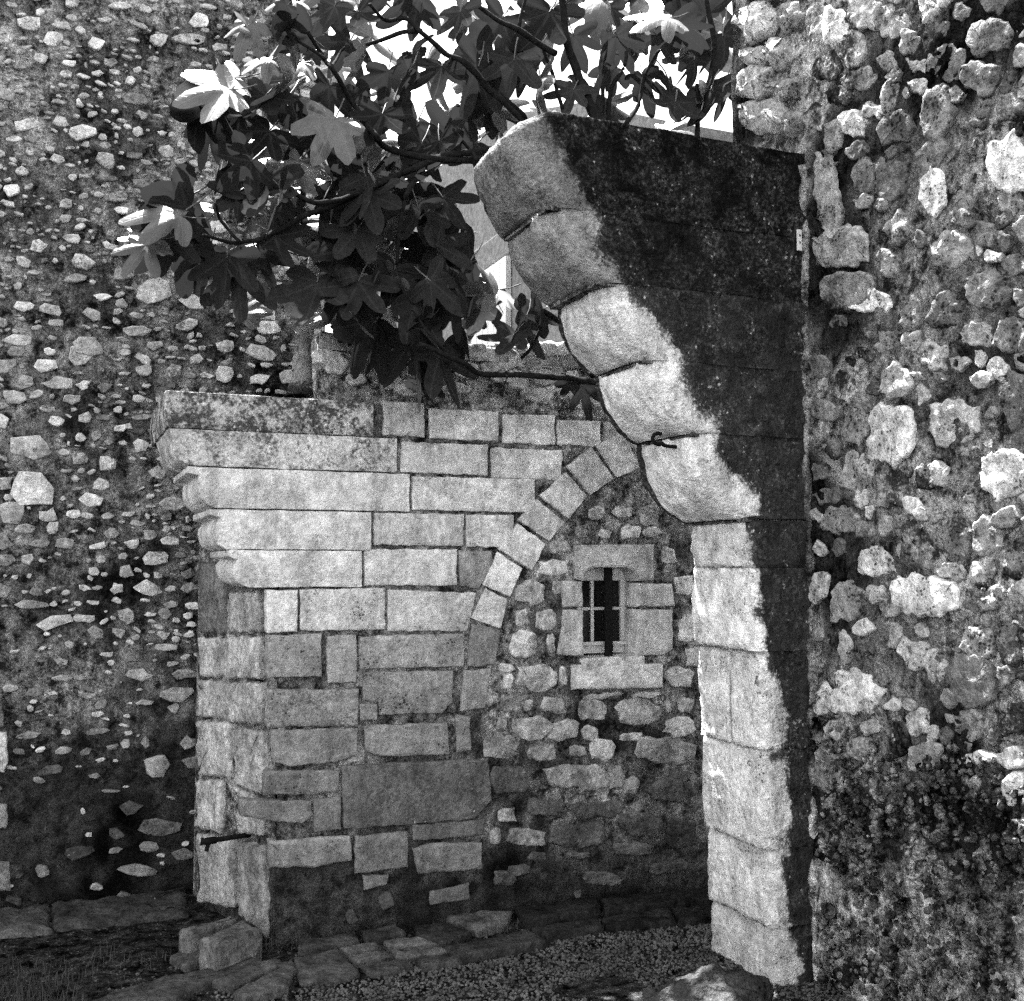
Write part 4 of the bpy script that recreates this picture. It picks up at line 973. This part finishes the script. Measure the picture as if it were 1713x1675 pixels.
for q in [(396, 455, 408, 552), (531, 472, 513, 562), (627, 539, 566, 622), (629, 541, 645, 632), (736, 592, 768, 700), (700, 596, 690, 706), (690, 560, 720, 660), (975, 646, 984, 708), (955, 640, 940, 670), (441, 300, 430, 385), (570, 265, 567, 335),
          (492, 125, 474, 200), (552, 145, 540, 215), (705, 240, 665, 305), (735, 235, 745, 300), (800, 110, 765, 195), (820, 120, 835, 195), (920, 20, 876, 104), (1076, 129, 1098, 196), (1162, 100, 1160, 160), (1190, 150, 1176, 232),
          (310, 330, 203, 372), (312, 350, 212, 405), (320, 385, 216, 445), (340, 180, 300, 262), (352, 200, 318, 280), (285, 392, 276, 466), (460, 395, 520, 440), (350, 420, 330, 500), (380, 430, 372, 520), (430, 420, 470, 490), (570, 420, 540, 500), (600, 470, 560, 560),
          (640, 470, 690, 540), (660, 450, 640, 530), (720, 470, 780, 520), (750, 480, 800, 560), (700, 500, 660, 580), (770, 560, 810, 610), (860, 560, 830, 610), (880, 530, 850, 590), (905, 522, 860, 560), (730, 410, 790, 440), (700, 350, 720, 420), (740, 330, 780, 390), (600, 380, 560, 440),
          (470, 330, 440, 400), (420, 270, 360, 320), (400, 320, 340, 360), (450, 220, 400, 280), (380, 260, 330, 310), (560, 330, 500, 400), (620, 320, 640, 400), (480, 60, 430, 110), (520, 60, 480, 20), (445, 160, 400, 215), (610, 90, 600, 150), (650, 120, 640, 190), (690, 90, 700, 150),
          (740, 110, 730, 180), (640, 190, 620, 250), (590, 190, 560, 240), (660, 250, 600, 270), (520, 220, 470, 270), (500, 270, 450, 320), (860, 100, 850, 180), (960, 60, 990, 130), (1010, 110, 980, 180), (1030, 60, 1060, 120), (1100, 60, 1130, 110), (1130, 40, 1190, 90), (1020, 10, 1040, 60),
          (900, 140, 880, 195), (960, 150, 940, 200), (1130, 170, 1120, 225), (1210, 60, 1220, 130), (1215, 140, 1205, 210), (840, 30, 800, 90), (770, 20, 760, 90), (700, 10, 690, 60), (560, 10, 540, 70), (600, 20, 640, 60), (480, 10, 440, 50)]:
    px_leaf(*q)
POLY = [(205, 350), (225, 430), (290, 480), (400, 530), (480, 540), (545, 590), (640, 600), (690, 670), (790, 665), (800, 610), (870, 590), (880, 530), (835, 470), (835, 410), (780, 370), (775, 290), (870, 205), (1005, 225), (1235, 240), (1240, -60), (430, -60), (430, 40), (400, 120), (310, 170), (300, 240), (335, 290)]
def inside(x, y):
    c = False; n_ = len(POLY)
    for i in range(n_):
        (x1_, y1_), (x2_, y2_) = POLY[i], POLY[i - 1]
        if (y1_ > y) != (y2_ > y) and x < (x2_ - x1_) * (y - y1_) / (y2_ - y1_) + x1_: c = not c
    return c
while len(leaves) < 150:
    x, y = random.uniform(200, 1240), random.uniform(-60, 690)
    if not inside(x, y): continue
    if mn.noise(Vector((x * .009, y * .009, 8))) < -.32: continue
    L = random.choice((32, 42, 52, 62, 74, 86)); an = random.gauss(math.pi / 2 + .25, .7)
    tx, ty = x + L * math.cos(an), y + L * math.sin(an)
    if not inside(tx, ty): continue
    px_leaf(x, y, tx, ty, random.uniform(4.35, 5.3), 1.0, random.choice((.9, .7, .45, .2)))
nf_ = 0
while nf_ < 16:
    x, y = random.uniform(600, 860), random.uniform(170, 470); L = random.uniform(50, 92); an = random.gauss(math.pi / 2 + .3, .7)
    tx, ty = x + L * math.cos(an), y + L * math.sin(an)
    if not (inside(x, y) and inside(tx, ty)): continue
    px_leaf(x, y, tx, ty, random.uniform(4.3, 4.9), 1.0, random.choice((.9, .7, .5))); nf_ += 1
# a further layer behind and above, upper sides turned to the sun
nb_ = 0
while nb_ < 80:
    x, y = random.uniform(200, 1240), random.uniform(-60, 560)
    if not inside(x, y): continue
    Y = random.uniform(4.72, 5.1); a = tb(x, y, Y); an = random.uniform(0, 6.28); L = random.uniform(60, 95)
    tx, ty = x + L * math.cos(an), y + L * .7 * math.sin(an)
    if not inside(tx, ty): continue
    b = tb(tx, ty, Y - .05); view = (CAM - a).normalized()
    leaf_at(a, b - a, view * random.uniform(.5, .9) + Z_ * .8 + Vector((random.gauss(0, .25), 0, 0)), (b - a).length); nb_ += 1
# leaves whose upper sides catch the sun
for bx, by, tx, ty in [(390, 130, 300, 125), (385, 150, 295, 150), (430, 60, 400, 20), (420, 40, 395, 75), (300, 360, 215, 335), (265, 400, 200, 400), (245, 410, 205, 455), (560, 200, 530, 260), (450, 100, 410, 105), (1120, 30, 1060, 30)]:
    Y = random.uniform(4.25, 4.40); a = tb(bx, by, Y); b = tb(tx, ty, Y - .04); view = (CAM - a).normalized()
    leaf_at(a, b - a, view * .75 + Z_ * .75 + Vector((random.gauss(0, .15), 0, 0)), (b - a).length)
fl = wloc(FT)
keep = leaves[:84] + leaves[-10:]; rest = leaves[84:-10]; keep += rest[:206]; rest = rest[206:]   # the 300 largest in view are parts
for m, me in keep:
    o = bpy.data.objects.new('leaf', me); COL.objects.link(o); o.parent = FT; o.matrix_local = Matrix.Translation(-fl) @ m
if rest:
    bm = bmesh.new()
    for m, me in rest:
        t = me.copy(); t.transform(Matrix.Translation(-fl) @ m); bm.from_mesh(t); bpy.data.meshes.remove(t)
    me = bpy.data.meshes.new('foliage'); bm.to_mesh(me); bm.free(); smooth(me)
    o = link('foliage', me, M_LEAF, FT, fl); o['kind'] = 'stuff'
